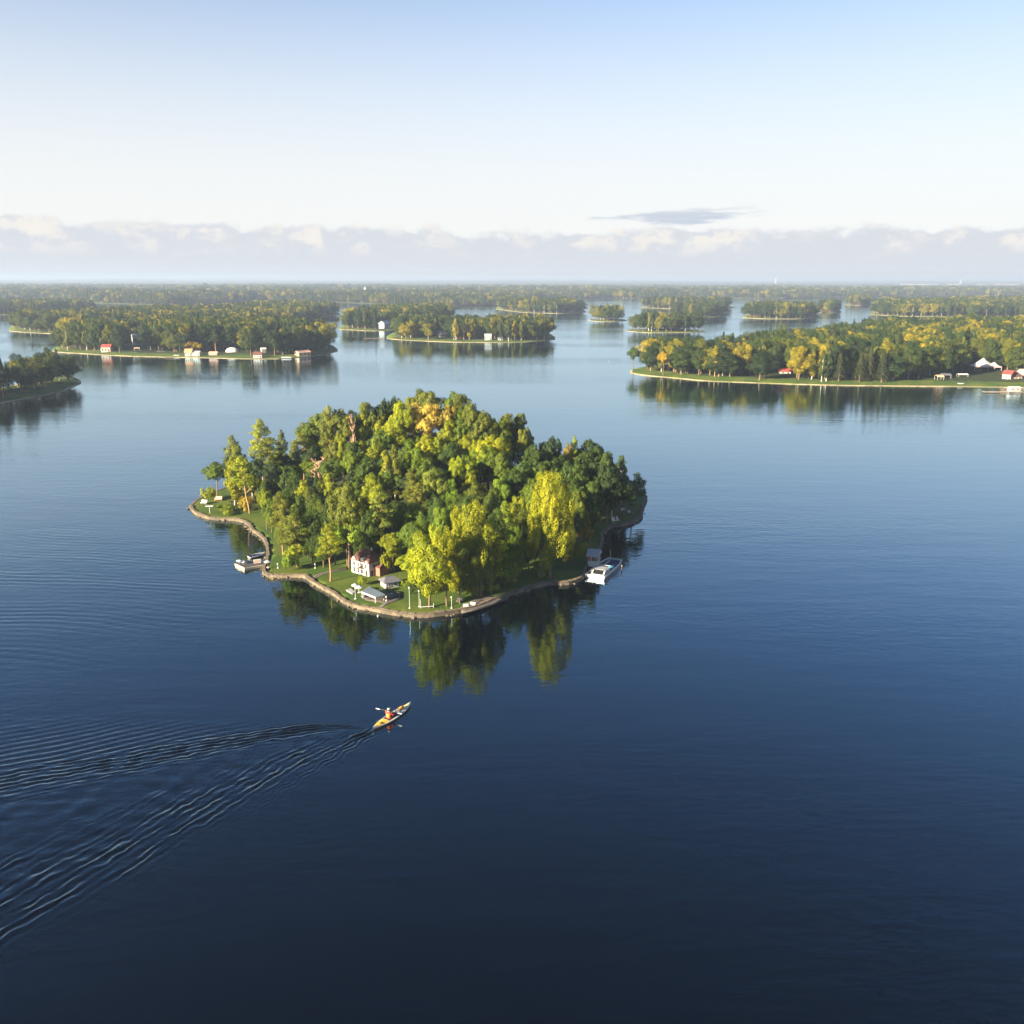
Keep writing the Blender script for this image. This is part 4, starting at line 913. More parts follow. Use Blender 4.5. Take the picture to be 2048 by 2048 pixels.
for i, yv in enumerate(ysr):
    xv = np.linspace(-0.66 * yv, 0.66 * yv, nxr) + fr.uniform(-.3, .3, nxr) * (1.32 * yv / nxr); yy = yv + fr.uniform(-8, 8, nxr)
    A = np.stack([xv, yy], -1); z = main_z(A) + (6.5 if yv < 4200 else 10.5) + fr.normal(0, 1.5, nxr) + 1.5 * snoise(xv, yy, 160.0, 61) + 1.2 * snoise(xv, yy, 45.0, 62)
    Vc.append(np.stack([xv, yy, z], -1))
Vc = np.concatenate(Vc); ix = np.arange(len(Vc)).reshape(len(ysr), nxr)
Fc = np.stack([ix[:-1, :-1], ix[:-1, 1:], ix[1:, 1:], ix[1:, :-1]], -1).reshape(-1, 4)
fc = link('far_canopy', np_mesh('far_canopy', Vc, Fc, CANOPY)); tag(fc, 'unbroken tree canopy running to the horizon', 'forest', kind='stuff')
# ------------------------------------------------------------------ haze over the lake
hz = MB().box(-15900, 15900, -15900, 15900, -2.5, 78)
hm = bpy.data.materials.new('haze_air'); hm.use_nodes = True; hm.node_tree.nodes.clear(); node, M_, S_, X_ = NT(hm.node_tree)
pv = node('ShaderNodeVolumePrincipled', {'Color': (0.42, 0.53, 0.75, 1), 'Density': 0.00019, 'Anisotropy': 0.1}); node('ShaderNodeOutputMaterial', {'Volume': pv.outputs[0]})
ho = hz.build('haze', hm); tag(ho, 'thin morning haze over the lake', 'haze', kind='stuff')
# ------------------------------------------------------------------ buildings
def frame(pA, pB, z):
    a, b_ = G(*pA, z), G(*pB, z); d = b_ - a; return a, math.atan2(d.y, d.x), d.length
def roof_pts(L, D, z0, z1, oh, hip):
    x0, x1, y0, y1 = -oh, L + oh, -oh, D + oh; r0, r1 = x0 + hip, x1 - hip; ym = D / 2; t = 0.06
    V = [(x0,y0,z0),(x1,y0,z0),(x1,y1,z0),(x0,y1,z0),(r0,ym,z1),(r1,ym,z1),(x0,y0,z0-t),(x1,y0,z0-t),(x1,y1,z0-t),(x0,y1,z0-t)]
    F = [(0,1,5,4),(1,2,5),(2,3,4,5),(3,0,4),(9,8,7,6),(0,6,7,1),(1,7,8,2),(2,8,9,3),(3,9,6,0)]
    return V, F
def opening(root, name, x, z, w, h, glass=DARKGLASS, fr_=WHITE, y=0.0, side=False, x_at=0.0, frame_w=None):
    """window or door let into the front wall (or the wall at x = x_at when side), frame proud and pane recessed behind it"""
    f = frame_w or max(0.03, 0.08 * w); mb = MB()
    def bx(u0, u1, d0, d1, z0, z1): mb.box(u0, u1, y - d1, y - d0, z0, z1) if not side else mb.box(x_at + d0, x_at + d1, u0, u1, z0, z1)
    bx(x - w/2 - f, x - w/2, 0.003, 0.05, z, z + h); bx(x + w/2, x + w/2 + f, 0.003, 0.05, z, z + h); bx(x - w/2 - f, x + w/2 + f, 0.003, 0.05, z + h, z + h + f); bx(x - w/2 - f * 1.6, x + w/2 + f * 1.6, 0.003, 0.08, z - f, z)
    o = mb.build(name, fr_, root); mb = MB(); bx(x - w/2, x + w/2, 0.003, 0.018, z, z + h); mb.build('pane' if name == 'window' else 'panel', glass, o)
    if name == 'window':
        mb = MB(); bx(x - f*.3, x + f*.3, 0.02, 0.04, z, z + h); bx(x - w/2, x + w/2, 0.02, 0.04, z + h*.55, z + h*.55 + f*.6); mb.build('glazing_bar', fr_, o)
    return o
def house(name, label, pA, pB, z, D, wh, rh, wm_, rm, cat='house', hip=0.0, nwin=2, door=True, oh=0.15, group=None, chimney=False, gable_m=None, wins=None):
    a, rz, L = frame(pA, pB, z); e = empty(name, a, rz); tag(e, label, cat, group)
    mb = MB().box(0, L, 0, D, -0.6, wh)
    mb.build('wall', wm_, e)
    if hip < 0.2: MB().prism([(0, wh), (D, wh), (D/2, wh + rh)], 0.02, L - 0.02, 'x').build('gable', gable_m or wm_, e)
    V, F = roof_pts(L, D, wh + 0.02, wh + rh + 0.06, oh, hip); ro = MB().add(V, F).build('roof', rm, e)
    MB().box(oh * 0 + 0.1 - oh + hip, L - 0.1 + oh - hip, D/2 - .06, D/2 + .06, wh + rh + 0.02, wh + rh + 0.10).build('ridge', rm, ro)
    if chimney: MB().box(L*.68, L*.68 + .22, D*.62, D*.62 + .22, wh, wh + rh + .35).build('chimney', BRICK, ro)
    n = nwin + (1 if door else 0)
    for i in range(n):
        x = L * (i + .5) / n; u = L / n
        if door and i == n - 1: opening(e, 'door', x, 0.02, min(u*.45, .9), wh*.72, DARKWOOD)
        else: opening(e, 'window', x, wh*.36, min(u*.5, 1.1), wh*.4)
    for sx_ in (L,):
        opening(e, 'window', D * .5, wh * .36, min(D * .25, 1.0), wh * .4, side=True, x_at=L)
    return e, L
# the villa
zv = IZ(*G(*c3(540, 690), .7).to_2d())
a, rz, L = frame(c3(382, 645), c3(690, 735), zv); D = L * 0.82; wh = 2.15; rh = 1.55
vil = empty('villa', a, rz); tag(vil, 'white two-storey villa with a steep red-brown roof on the lawn', 'house')
MB().box(0, L, 0, D, -.5, wh).build('wall', CREAM, vil)
V, F = roof_pts(L, D, wh + .02, wh + rh, .16, 1.25); ro = MB().add(V, F).build('roof', REDROOF, vil)
MB().box(L*.62, L*.62 + .24, D*.58, D*.58 + .24, wh + .5, wh + rh + .28).build('chimney', CREAM, ro)
for k in range(9):
    MB().prism([(-.16 + .145 * k, wh + .045 + .165 * k), (-.06 + .145 * k, wh + .105 + .165 * k), (-.06 + .145 * k, wh + .145 + .165 * k), (-.16 + .145 * k, wh + .085 + .165 * k)], .05 + .11 * k, L - .05 - .11 * k, 'x').build('tile', REDROOF, ro)
for gx_, gw, gh in ((L*.17, .95, .62), (L*.64, 1.05, .72), (L*.90, .55, .40)):
    g = MB().prism([(gx_ - gw/2, wh), (gx_ + gw/2, wh), (gx_ + gw/2, wh + .16), (gx_ + gw*.3, wh + .16), (gx_ + gw*.3, wh + gh*.6), (gx_, wh + gh), (gx_ - gw*.3, wh + gh*.6), (gx_ - gw*.3, wh + .16), (gx_ - gw/2, wh + .16)], -.10, .55, 'y').build('gable_dormer', CREAM, vil)
MB().box(-.05, L + .05, -.06, .0, wh*.49, wh*.53).build('string_course', WHITE, vil)
for x, w in ((.17, .46), (.40, .36), (.82, .44)): opening(vil, 'window', L*x, wh*.60, w, .58, frame_w=.03)
opening(vil, 'window', L*.60, wh*.56, .58, .66, frame_w=.03)
for x in (.17, .40): opening(vil, 'window', L*x, wh*.10, .48, .72, frame_w=.03)
opening(vil, 'window', L*.62, wh*.14, .52, .55, frame_w=.03); opening(vil, 'door', L*.86, .02, .50, .86, BLACK)
opening(vil, 'window', D*.3, wh*.6, .44, .56, side=True, x_at=L, frame_w=.03); opening(vil, 'window', D*.7, wh*.6, .44, .56, side=True, x_at=L, frame_w=.03); opening(vil, 'door', D*.18, .02, .46, .86, BLACK, side=True, x_at=L)
bal = MB().box(L*.47, L*.74, -.42, -.052, wh*.53, wh*.56).build('balcony', DARKWOOD, vil)
rl = MB()
for i in range(8): x = L*.47 + L*.27*i/7; rl.box(x - .012, x + .012, -.415, -.39, wh*.56, wh*.56 + .26)
rl.box(L*.47, L*.74, -.42, -.385, wh*.56 + .26, wh*.56 + .29); rl.build('railing', DARKWOOD, bal)
MB().box(L + .003, L + 1.15, D*.35, D*.98, -.4, 1.35).build('annex_wall', BRICK, vil)
V, F = roof_pts(1.15, D*.63, 1.37, 1.85, .10, .35); MB().add([(p[0] + L, p[1] + D*.35, p[2]) for p in V], F).build('annex_roof', REDROOF, vil)
# white garden wall right of the villa
a, rz, Lw = frame(c3(862, 722), c3(1085, 642), zv); gw_ = empty('garden_wall', a, rz); tag(gw_, 'white scalloped garden wall between villa and shed', 'wall')
for i in range(6):
    x0 = Lw*i/6; u = Lw/6; MB().prism([(x0 + .02, -.3), (x0 + u - .02, -.3), (x0 + u - .02, .55), (x0 + u*.75, .68), (x0 + u*.5, .74), (x0 + u*.25, .68), (x0 + .02, .55)], 0, .12, 'y').build('panel', WHITE, gw_)
# shed with a red door and grey hipped roof
zs = IZ(*G(*c3(1080, 930), .7).to_2d())
sh, Ls = house('garden_shed', 'low grey-roofed shed with a red door by the gravel yard', c3(975, 948), c3(1215, 905), zs, 1.9, .95, .55, CREAM, GREYROOF, 'shed', hip=.7, nwin=2, door=False, oh=.32)
opening(sh, 'door', Ls*.14, .02, .36, .72, BRIGHTRED)
# open pavilion with a flat blue-grey roof
zt = IZ(*G(*c3(750, 1040), .7).to_2d()); ht = .95
cs = [G(*c3(540, 992), zt + ht), G(*c3(800, 1092), zt + ht), G(*c3(968, 1040), zt + ht), G(*c3(690, 902), zt + ht)]
cs = [Vector((c.x, c.y, zt + ht)) for c in cs]; o0 = cs[0].copy(); pav = empty('pavilion', (o0.x, o0.y, zt)); tag(pav, 'low open pavilion with flat blue-grey roof and white edge on the lawn', 'pavilion')
cc = [c - Vector((o0.x, o0.y, zt)) for c in cs]
MB().prism([(c.x, c.y) for c in cc], ht - .22, ht, 'z').build('fascia', WHITE, pav)
cm = sum(cc, Vector()) / 4; MB().prism([((c.x - cm.x)*.955 + cm.x, (c.y - cm.y)*.955 + cm.y) for c in cc], ht + .003, ht + .03, 'z').build('roof_sheet', BLUEGREY, pav)
for c in cc: p = (c - cm)*.88 + cm; MB().tube([(p.x, p.y, -.3), (p.x, p.y, ht - .2)], .05, 6).build('post', WHITE, pav)
MB().prism([(c.x*.8 + cm.x*.2, c.y*.8 + cm.y*.2) for c in (cc[3], cc[0])] + [((cc[0].x*.8 + cm.x*.2) + .12, cc[0].y*.8 + cm.y*.2 + .06), ((cc[3].x*.8 + cm.x*.2) + .12, cc[3].y*.8 + cm.y*.2 + .06)], -.3, ht - .2, 'z').build('back_wall', CREAM, pav)
# pale terrace slab
cs = [G(*c3(*q), zt + .12) for q in ((280, 962), (392, 1030), (436, 990), (362, 930))]; o0 = cs[0].copy(); o0.z = zt; te = empty('terrace_slab', o0); tag(te, 'small pale paved terrace under the white parasols', 'terrace')
cc = [c - o0 for c in cs]
for i in range(4):
    A_, B_ = cc[0].lerp(cc[3], i/4 + .01), cc[1].lerp(cc[2], i/4 + .01); C_, D_ = cc[1].lerp(cc[2], (i+1)/4 - .01), cc[0].lerp(cc[3], (i+1)/4 - .01)
    MB().prism([(v_.x, v_.y) for v_ in (A_, B_, C_, D_)], -.3, .10 + .008*(i % 2), 'z').build('paver', PALEROOF, te)
def parasol(pb, h, r_, label, cm_=WHITE, pm=METAL, z=None, n=8):
    g = G(*pb, .7); z = IZ(g.x, g.y) if z is None else z; g = G(*pb, z); e = empty('parasol', g); tag(e, label, 'parasol')
    MB().tube([(0, 0, -.1), (0, 0, h)], .035, 6).build('pole', pm, e); MB().lathe([(.22, -.1), (.22, .06), (.06, .08)], n=8).build('base', METAL, e)
    c = MB(); V = [(0, 0, h + .05)]; F = []
    for k in range(2*n):
        t = math.pi*k/n; rr = r_*(1 if k % 2 == 0 else .93); V += [(rr*math.cos(t), rr*math.sin(t), h - r_*.38), (rr*math.cos(t), rr*math.sin(t), h - r_*.38 - .09)]
    for k in range(2*n):
        j = (k + 1) % (2*n); F += [(0, 1 + 2*k, 1 + 2*j), (1 + 2*k, 2 + 2*k, 2 + 2*j, 1 + 2*j)]
    c.add(V, F).build('canopy', cm_, e); return e
parasol(c3(447, 1120), 2.3, .50, 'tall white parasol on a thin pole before the villa lawn'); parasol(c3(510, 1010), 1.1, .62, 'lower wide white parasol beside the tall one')
def lamp(pb, h, label, globe=True):
    g = G(*pb, .7); z = IZ(g.x, g.y); g = G(*pb, z); e = empty('lamp_post', g); tag(e, label, 'lamp post')
    MB().lathe([(.13, -.1), (.13, .10), (.05, .16)], n=8).build('base', METAL, e); MB().tube([(0, 0, .1), (0, 0, h)], [.03, .022], 6).build('pole', METAL, e)
    MB().lathe([(.04, 0), (.11, .06), (.13, .15), (.10, .24), (.03, .28)], (0, 0, h), 8).build('lamp_globe', WHITE, e, smooth=True); return e
lamp(c3(1400, 1288), 2.9, 'slim white lamp post left of the white railing'); lamp(c3(1568, 1262), 2.2, 'short white lamp post at the end of the white railing'); lamp(c2(322, 1765), 1.5, 'small white lamp post right of the railing under the front clump')
lamp(c3(358, 385), .75, 'small white post light left of the villa'); lamp(c3(990, 1160), .5, 'tiny white bollard light at the corner of the gravel yard')
lamp(c1(1045, 1455), .55, 'tiny white bollard light on the lawn left of the golden pine'); lamp(c1(757, 1455), .6, 'white post light on the shore nose by the landing stage')
# railing by the front shore
z0 = .66; a, rz, Lr = frame(c3(1592, 1278), c3(1820, 1266), z0); e = empty('railing', a, rz); tag(e, 'white low railing on the front lawn under the golden trees', 'railing')
for i, hh_ in ((0, 1.25), (1, .62)): MB().tube([(Lr*i, 0, -.1), (Lr*i, 0, hh_)], .035, 6).build('post', WHITE, e)
MB().box(0, Lr, -.04, .04, .10, .17).build('rail', WHITE, e)
# garden seats
def seat(pb, w, label, m=WHITE, rz=0.3, z=None, name='garden_chair', cat='chair', group=None):
    g = G(*pb, .7); z = IZ(g.x, g.y) if z is None else z; g = G(*pb, z); e = empty(name, g, rz); tag(e, label, cat, group); k = w
    MB().box(-k/2, k/2, -.2*k, .2*k, .22*k, .27*k).build('seat', m, e); MB().prism([(.15*k, .27*k), (.20*k, .27*k), (.32*k, .62*k), (.27*k, .62*k)], -k/2, k/2, 'x').build('backrest', m, e)
    for sx_ in (-1, 1):
        for sy in (-1, 1): MB().box(sx_*.44*k - .02, sx_*.44*k + .02, sy*.16*k - .02, sy*.16*k + .02, -.1, .22*k).build('leg', m, e)
    return e
seat(c2(432, 1758), .75, 'white garden seat nearer the railing by the front shore', rz=.2); seat(c2(482, 1745), .75, 'white garden seat farther right by the front shore', rz=-.3); seat(c2(385, 1715), .9, 'pale garden seat on the worn path', PALEROOF, .5)
seat(c3(1050, 1105), .9, 'grey bench on the gravel yard', GREYROOF, .35)
# left point: bench, table, lounger
seat(c6(855, 800), 1.5, 'red and white bench under the trees of the left point', mat('red_white_bench', (.55, .28, .22), .7), .05, name='bench', cat='bench')
g = G(*c6(640, 1095), .66); e = empty('garden_table', g, .1); tag(e, 'white table on a single post at the left point', 'table'); MB().box(-.7, .75, -.35, .35, 1.25, 1.36).build('table_top', WHITE, e); MB().tube([(0, 0, -.1), (0, 0, 1.25)], .06, 6).build('post', WHITE, e)
seat(c6(480, 880), 1.3, 'white lounge seat at the tip of the left point', rz=-.3)
g = G(*c1(680, 905), .8); zz_ = IZ(g.x, g.y)
house('garden_hut', 'grey hut half hidden by the trees of the left bay', c1(648, 925), c1(700, 915), zz_, 1.6, 1.1, .35, GREYROOF, PALEROOF, 'hut', nwin=1, door=True)
# ---- landing stage on the left
def deck(name, label, cs, z1, edge, top_m, cat, piles=True):
    o0 = Vector((cs[0].x, cs[0].y, 0)); e = empty(name, o0); tag(e, label, cat); cc = [Vector((c.x, c.y)) - o0.to_2d() for c in cs]; cm = sum(cc, Vector((0, 0))) / len(cc)
    MB().prism([tuple(c) for c in cc], -.12, z1 - .05, 'z').build('edge_beam', edge, e)
    N_ = max(4, int((cc[1] - cc[0]).length / .55))
    ci = [(c - cm)*.93 + cm for c in cc]
    for i in range(N_):
        A_, B_ = ci[0].lerp(ci[1], i/N_ + .01/N_), ci[3].lerp(ci[2], i/N_ + .01/N_); C_, D_ = ci[3].lerp(ci[2], (i + .94)/N_), ci[0].lerp(ci[1], (i + .94)/N_)
        MB().prism([tuple(v_) for v_ in (A_, B_, C_, D_)], z1 - .047, z1 + .004*(i % 3), 'z').build('plank', top_m, e)
    for c in cc:
        p = (c - cm)*1.02 + cm; MB().tube([(p.x, p.y, -1.2), (p.x, p.y, z1 + .25)], .07, 6).build('pile', DARKWOOD, e)
    return e
ds = [G(*c5(*q), .4) for q in ((150, 520), (305, 592), (592, 538), (408, 462))]
deck('landing_stage', 'small timber landing stage with pale edge at the left bay', ds, .45, mat('pale_timber', (.62, .50, .36), .7, .12, 1.5), DECKDARK, 'jetty')
dc = (ds[0] + ds[2]) / 2
for q, lab in (((235, 510), 'pale blue lounger at the outer end of the landing stage'), ((300, 522), 'pale blue lounger nearer the middle of the landing stage')):
    g = G(*c5(*q), .46); e = empty('sun_lounger', g, 2.3); tag(e, lab, 'lounger'); mm = mat('pale_blue_canvas', (.42, .48, .62), .7)
    MB().box(-.2, .9, -.28, .28, .25, .32).build('seat', mm, e); MB().prism([(-.75, .6), (-.2, .26), (-.2, .33), (-.75, .67)], -.28, .28, 'y').build('backrest', mm, e)
    for x in (-.15, .8):
        for y in (-.24, .24): MB().box(x - .03, x + .03, y - .03, y + .03, -.01, .25).build('leg', WHITE, e)
g = G(*c5(500, 505), .46); e = empty('storage_chest', g, .4); tag(e, 'pinkish chest on the shore end of the landing stage', 'chest'); MB().box(-.55, .55, -.3, .3, -.01, .42).build('body', PINK, e); MB().box(-.58, .58, -.33, .33, .423, .5).build('lid', CREAM, e)
def loft(sections):
    """sections: list of (x, [(y, z), ...]) all with the same count, open at the top"""
    V = []; F = []; n = len(sections[0][1])
    for x, pr in sections:
        for y, z in pr: V.append((x, y, z))
    for i in range(len(sections) - 1):
        for k in range(n - 1): F.append((i*n + k, i*n + k + 1, (i+1)*n + k + 1, (i+1)*n + k))
    return V, F
def rowboat(name, label, g, rz, Lb, wb, m, inner, cat='boat', flip=False, seats=2):
    e = empty(name, g, rz); tag(e, label, cat); N_ = 12; hs = []; ins = []; h = .16*Lb*.6
    for i in range(N_ + 1):
        t = i/N_; wd = wb/2*(math.sin(math.pi*(0.10 + .90*(1 - t)))**.6 if t > .0 else .55); wd = wb/2*max(.02, (1 - (max(0, t - .35)/.65)**2.2))*(0.78 + .22*min(1, t/.3)); z1 = h*(1 + .45*t**2)
        pr = [(-wd, z1), (-wd*.86, h*.35), (-wd*.4, .0), (wd*.4, .0), (wd*.86, h*.35), (wd, z1)]; hs.append((Lb*t, pr)); ins.append((Lb*t, [(y*.9, max(z, h*.22) if k not in (0, 5) else z - .01) for k, (y, z) in enumerate(pr)]))
    V, F = loft(hs); F.append((0, 1, 2, 3, 4, 5)); s_ = -1 if flip else 1; zo = h*1.3 if flip else 0
    fx = lambda V: [(x, y, z*s_ + zo) for x, y, z in V]
    hull = MB().add(fx(V), F).build('hull', m, e)
    V, F = loft(ins); MB().add(fx(V), F).build('inner_hull', inner, e)
    gv = []
    for sgn in (0, 5): MB().tube(fx([(x, pr[sgn][0], pr[sgn][1]) for x, pr in hs]), .04, 5).build('gunwale', m, e)
    for i in range(seats): x = Lb*(.25 + .3*i); MB().add(fx([(x, -wb*.42, h*.7), (x + .25, -wb*.42, h*.7), (x + .25, wb*.42, h*.7), (x, wb*.42, h*.7), (x, -wb*.42, h*.78), (x + .25, -wb*.42, h*.78), (x + .25, wb*.42, h*.78), (x, wb*.42, h*.78)]), [(3,2,1,0),(4,5,6,7),(0,1,5,4),(1,2,6,5),(2,3,7,6),(3,0,4,7)]).build('thwart', inner, e)
    return e
ga, gb = G(*c5(370, 435), .05), G(*c5(600, 385), .05); rowboat('rowing_boat', 'white rowing boat moored behind the landing stage', ga, math.atan2(gb.y - ga.y, gb.x - ga.x), (gb - ga).length, 1.5, HULLW, NAVY)
parasol(c5(665, 575), 1.2, .62, 'grey parasol on a red pole at the shore nose', PALEROOF, BRIGHTRED, z=.66)
# ---- boathouse and motor boat on the right
bh, Lb_ = house('boathouse', 'small boathouse with grey roof and brick gable at the right shore', c4(728, 700), c4(908, 716), .35, 2.7, 1.75, .75, WHITE, PALEROOF, 'boathouse', nwin=0, door=False, oh=.28, gable_m=BRICK)
MB().box(-.02, Lb_ + .02, -.02, 2.72, .9, 1.75).build('upper_wall', BRICK, bh)
opening(bh, 'window', Lb_*.66, 1.0, Lb_*.5, .6, y=-.02); opening(bh, 'window', 1.4, 1.0, .6, .5, side=True, x_at=Lb_ + .02); opening(bh, 'door', 2.2, .02, .55, .85, TANWOOD, side=True, x_at=Lb_ + .02)
MB().box(-.15, Lb_ + .2, -.2, 2.9, -1.3, -.003).build('quay', STONE, bh)
A_, B_, C_ = G(*c4(700, 905), .0), G(*c4(1030, 985), .0), G(*c4(1418, 648), .0)
wd = (B_ - A_).length; ln = (C_ - B_).length; rz = math.atan2(C_.y - B_.y, C_.x - B_.x); mbt = empty('motor_boat', B_.lerp(A_, .5), rz); tag(mbt, 'white flat-bowed motor boat with blue covers moored beside the boathouse', 'boat')
w2 = wd/2; hb = .50; hs = []
for i in range(11):
    t = i/10; wv = w2*(1 - .30*max(0, (t - .6)/.4)**2); hs.append((ln*t, [(-wv, hb), (-wv*.97, .12), (-wv*.8, -.3), (wv*.8, -.3), (wv*.97, .12), (wv, hb)]))
V, F = loft(hs); F += [(0, 1, 2, 3, 4, 5), tuple(60 + k for k in (5, 4, 3, 2, 1, 0))]; MB().add(V, F).build('hull', HULLW, mbt)
V = []; F = []
for x, pr in hs: V += [(x, pr[0][0]*.97, hb - .18), (x, pr[5][0]*.97, hb - .18)]
F = [(2*i, 2*i + 1, 2*i + 3, 2*i + 2) for i in range(10)]; MB().add(V, F).build('deck', DECKDARK, mbt)
for sgn in (0, 5): MB().tube([(x, pr[sgn][0], hb + .02) for x, pr in hs], .09, 6).build('gunwale', HULLW, mbt)
MB().box(-.06, .16, -w2, w2, hb - .17, hb + .12).build('transom', HULLW, mbt); MB().box(ln - .16, ln + .06, -w2*.7, w2*.7, hb - .17, hb + .10).build('bow_rail', HULLW, mbt)
cbn = MB().prism([(-0.0 + .2, hb - .17), (ln*.36, hb - .17), (ln*.33, hb + .62), (ln*.10, hb + .70), (.25, hb + .12)], -w2*.86, w2*.45, 'y').build('cabin', HULLW, mbt)
MB().prism([(.34, hb + .20), (ln*.095, hb + .72), (ln*.095, hb + .75), (.30, hb + .23)], -w2*.72, w2*.32, 'y').build('windscreen', DARKGLASS, cbn); MB().prism([(ln*.12, hb + .715), (ln*.30, hb + .645), (ln*.30, hb + .68), (ln*.12, hb + .75)], -w2*.7, w2*.3, 'y').build('roof_hatch', PALEROOF, cbn)
for y in (w2*.452,): MB().box(ln*.12, ln*.30, y, y + .02, hb + .12, hb + .48).build('side_window', DARKGLASS, cbn)
MB().tube([(ln*.36, -w2*.8, hb), (ln*.38, -w2*.8, hb + .7), (ln*.38, w2*.5, hb + .7), (ln*.36, w2*.5, hb)], .05, 6).build('hoop', HULLW, mbt); MB().tube([(ln*.06, w2*.55, hb), (ln*.10, w2*.6, hb + .5), (ln*.26, w2*.6, hb + .5), (ln*.30, w2*.55, hb)], .06, 6).build('grab_rail', HULLW, mbt)
MB().box(ln*.30, ln*.92, w2*.28, w2*.36, hb - .17, hb + .16).build('divider', HULLW, mbt)
MB().prism([(ln*.42, hb - .17), (ln*.58, hb - .17), (ln*.58, hb + .1), (ln*.50, hb + .42), (ln*.42, hb + .2)], -w2*.85, -w2*.15, 'y').build('cover', TEAL, mbt); MB().box(ln*.60, ln*.78, -w2*.8, w2*.1, hb - .17, hb + .12).build('seat', NAVY, mbt); MB().box(ln*.80, ln*.84, -w2*.8, w2*.1, hb - .17, hb + .35).build('backrest', NAVY, mbt)
MB().box(ln*.50, ln*.53, w2*.4, w2*.9, hb - .17, hb + .14).build('crossbeam', HULLW, mbt)
for k in (.2, .45, .7): MB().tube([(ln*k, w2*(1.0) + .10, hb + .0), (ln*k, w2 + .10, .05)], .09, 6).build('fender', BLACK, mbt)
for q, h_, lab in (((1165, 528), 1.1, 'pale mooring post behind the motor boat'), ((1385, 800), .9, 'dark mooring post at the bow of the motor boat')):
    g = G(*c4(*q), 0.0); e = empty('mooring_post', g); tag(e, lab, 'post'); MB().tube([(0, 0, -1.2), (0, 0, h_)], .09, 7).build('post', TANWOOD if h_ > 1 else DARKWOOD, e); MB().lathe([(.11, 0), (.11, .06), (.03, .09)], (0, 0, h_), 7).build('cap', WHITE, e)
# white seats and a bench on the right tip
for q, lab in (((1650, 1012), 'white seat under the trees of the right tip'), ((1700, 1030), 'second white seat on the right tip, nearer the water')): seat(c2(*q), .9, lab)
seat(c2(1590, 1098), 1.5, 'long white bench along the wall of the right tip', rz=.5, name='bench', cat='bench')
# buoys
for q, lab in (((713, 1163), 'tiny white buoy off the front wall of the near island'), ((1148, 682), 'small white buoy in the channel behind the near island')):
    g = G(*P19(*q), 0); e = empty('buoy', g); tag(e, lab, 'buoy'); MB().lathe([(.06, -.10), (.11, 0), (.12, .08), (.08, .17), (.03, .20)], n=10).build('float', WHITE, e, smooth=True); MB().tube([(0, 0, .19), (0, 0, .45)], .02, 5).build('staff', WHITE, e)

# ------------------------------------------------------------------ kayak and paddler
kd = BOW - STERN; Lk = kd.length; rzk = math.atan2(kd.y, kd.x); ky = empty('kayak', (STERN.x, STERN.y, 0.02), rzk); tag(ky, 'white and yellow touring kayak under way on the open water', 'kayak')
wk = Lk*.205/2; hs = []; N_ = 24
def kw(t): return wk*max(.012, (math.sin(math.pi*min(1, max(0, t)))**.72))
def ksheer(t): return .17 + .17*(2*abs(t - .5))**3
for i in range(N_ + 1):
    t = i/N_; w_ = kw(t); z1 = ksheer(t); ro_ = .22*(2*abs(t - .5))**4; hs.append((Lk*t, [(-w_, z1), (-w_*.93, z1*.45), (-w_*.5, -.10 + ro_), (0, -.14 + ro_), (w_*.5, -.10 + ro_), (w_*.93, z1*.45), (w_, z1)]))
V, F = loft(hs); MB().add(V, F).build('hull', mat('cream_hull', (.66, .62, .50), .3, .05, 1.0), ky, smooth=True)
def deck_part(name, t0, t1, m, crown=.10, inset_=1.0, lift=0.0, n=10):
    sec = []
    for i in range(n + 1):
        t = t0 + (t1 - t0)*i/n; w_ = kw(t)*inset_; z1 = ksheer(t) + lift
        sec.append((Lk*t, [(-w_, z1), (-w_*.55, z1 + crown*.75), (0, z1 + crown), (w_*.55, z1 + crown*.75), (w_, z1)]))
    V, F = loft(sec); return MB().add(V, F).build(name, m, ky, smooth=True)
deck_part('stern_deck', 0.0, .335, HULLW, .09); deck_part('bow_deck', .60, 1.0, HULLW, .12)
deck_part('stern_panel', .05, .32, YELLOWP, .085, .86, .022); deck_part('bow_panel', .70, .955, mat('pale_yellow_deck', (.74, .62, .22), .4, .06, 1.5), .115, .80, .022)
for s_ in (-1, 1):
    sec = []
    for i in range(9): t = .335 + .265*i/8; sec.append((Lk*t, [(s_*kw(t), ksheer(t)), (s_*kw(t)*.80, ksheer(t) + .09), (s_*kw(t)*.66, ksheer(t) + .02), (s_*kw(t)*.64, -.02)]))
    V, F = loft(sec); MB().add(V, F).build('cockpit_rim', HULLW, ky, smooth=True)
MB().box(Lk*.335, Lk*.60, -wk*.62, wk*.62, -.06, -.02).build('cockpit_floor', BLACK, ky); MB().box(Lk*.335, Lk*.345, -wk*.6, wk*.6, -.02, ksheer(.34) + .10).build('cockpit_back', BLACK, ky); MB().box(Lk*.335, Lk*.43, -wk*.5, wk*.5, -.02, .10).build('seat', BLACK, ky)
hatch = MB().lathe([(.24, 0), (.24, .05), (.18, .08)], (Lk*.155, 0, ksheer(.15) + .095), 12).build('hatch', mat('amber_hatch', (.66, .30, .03), .5), ky)
for t in (.62, .66): MB().tube([(Lk*t, -kw(t)*.9, ksheer(t) + .03), (Lk*t, 0, ksheer(t) + .135), (Lk*t, kw(t)*.9, ksheer(t) + .03)], .018, 5).build('deck_line', BLACK, ky)
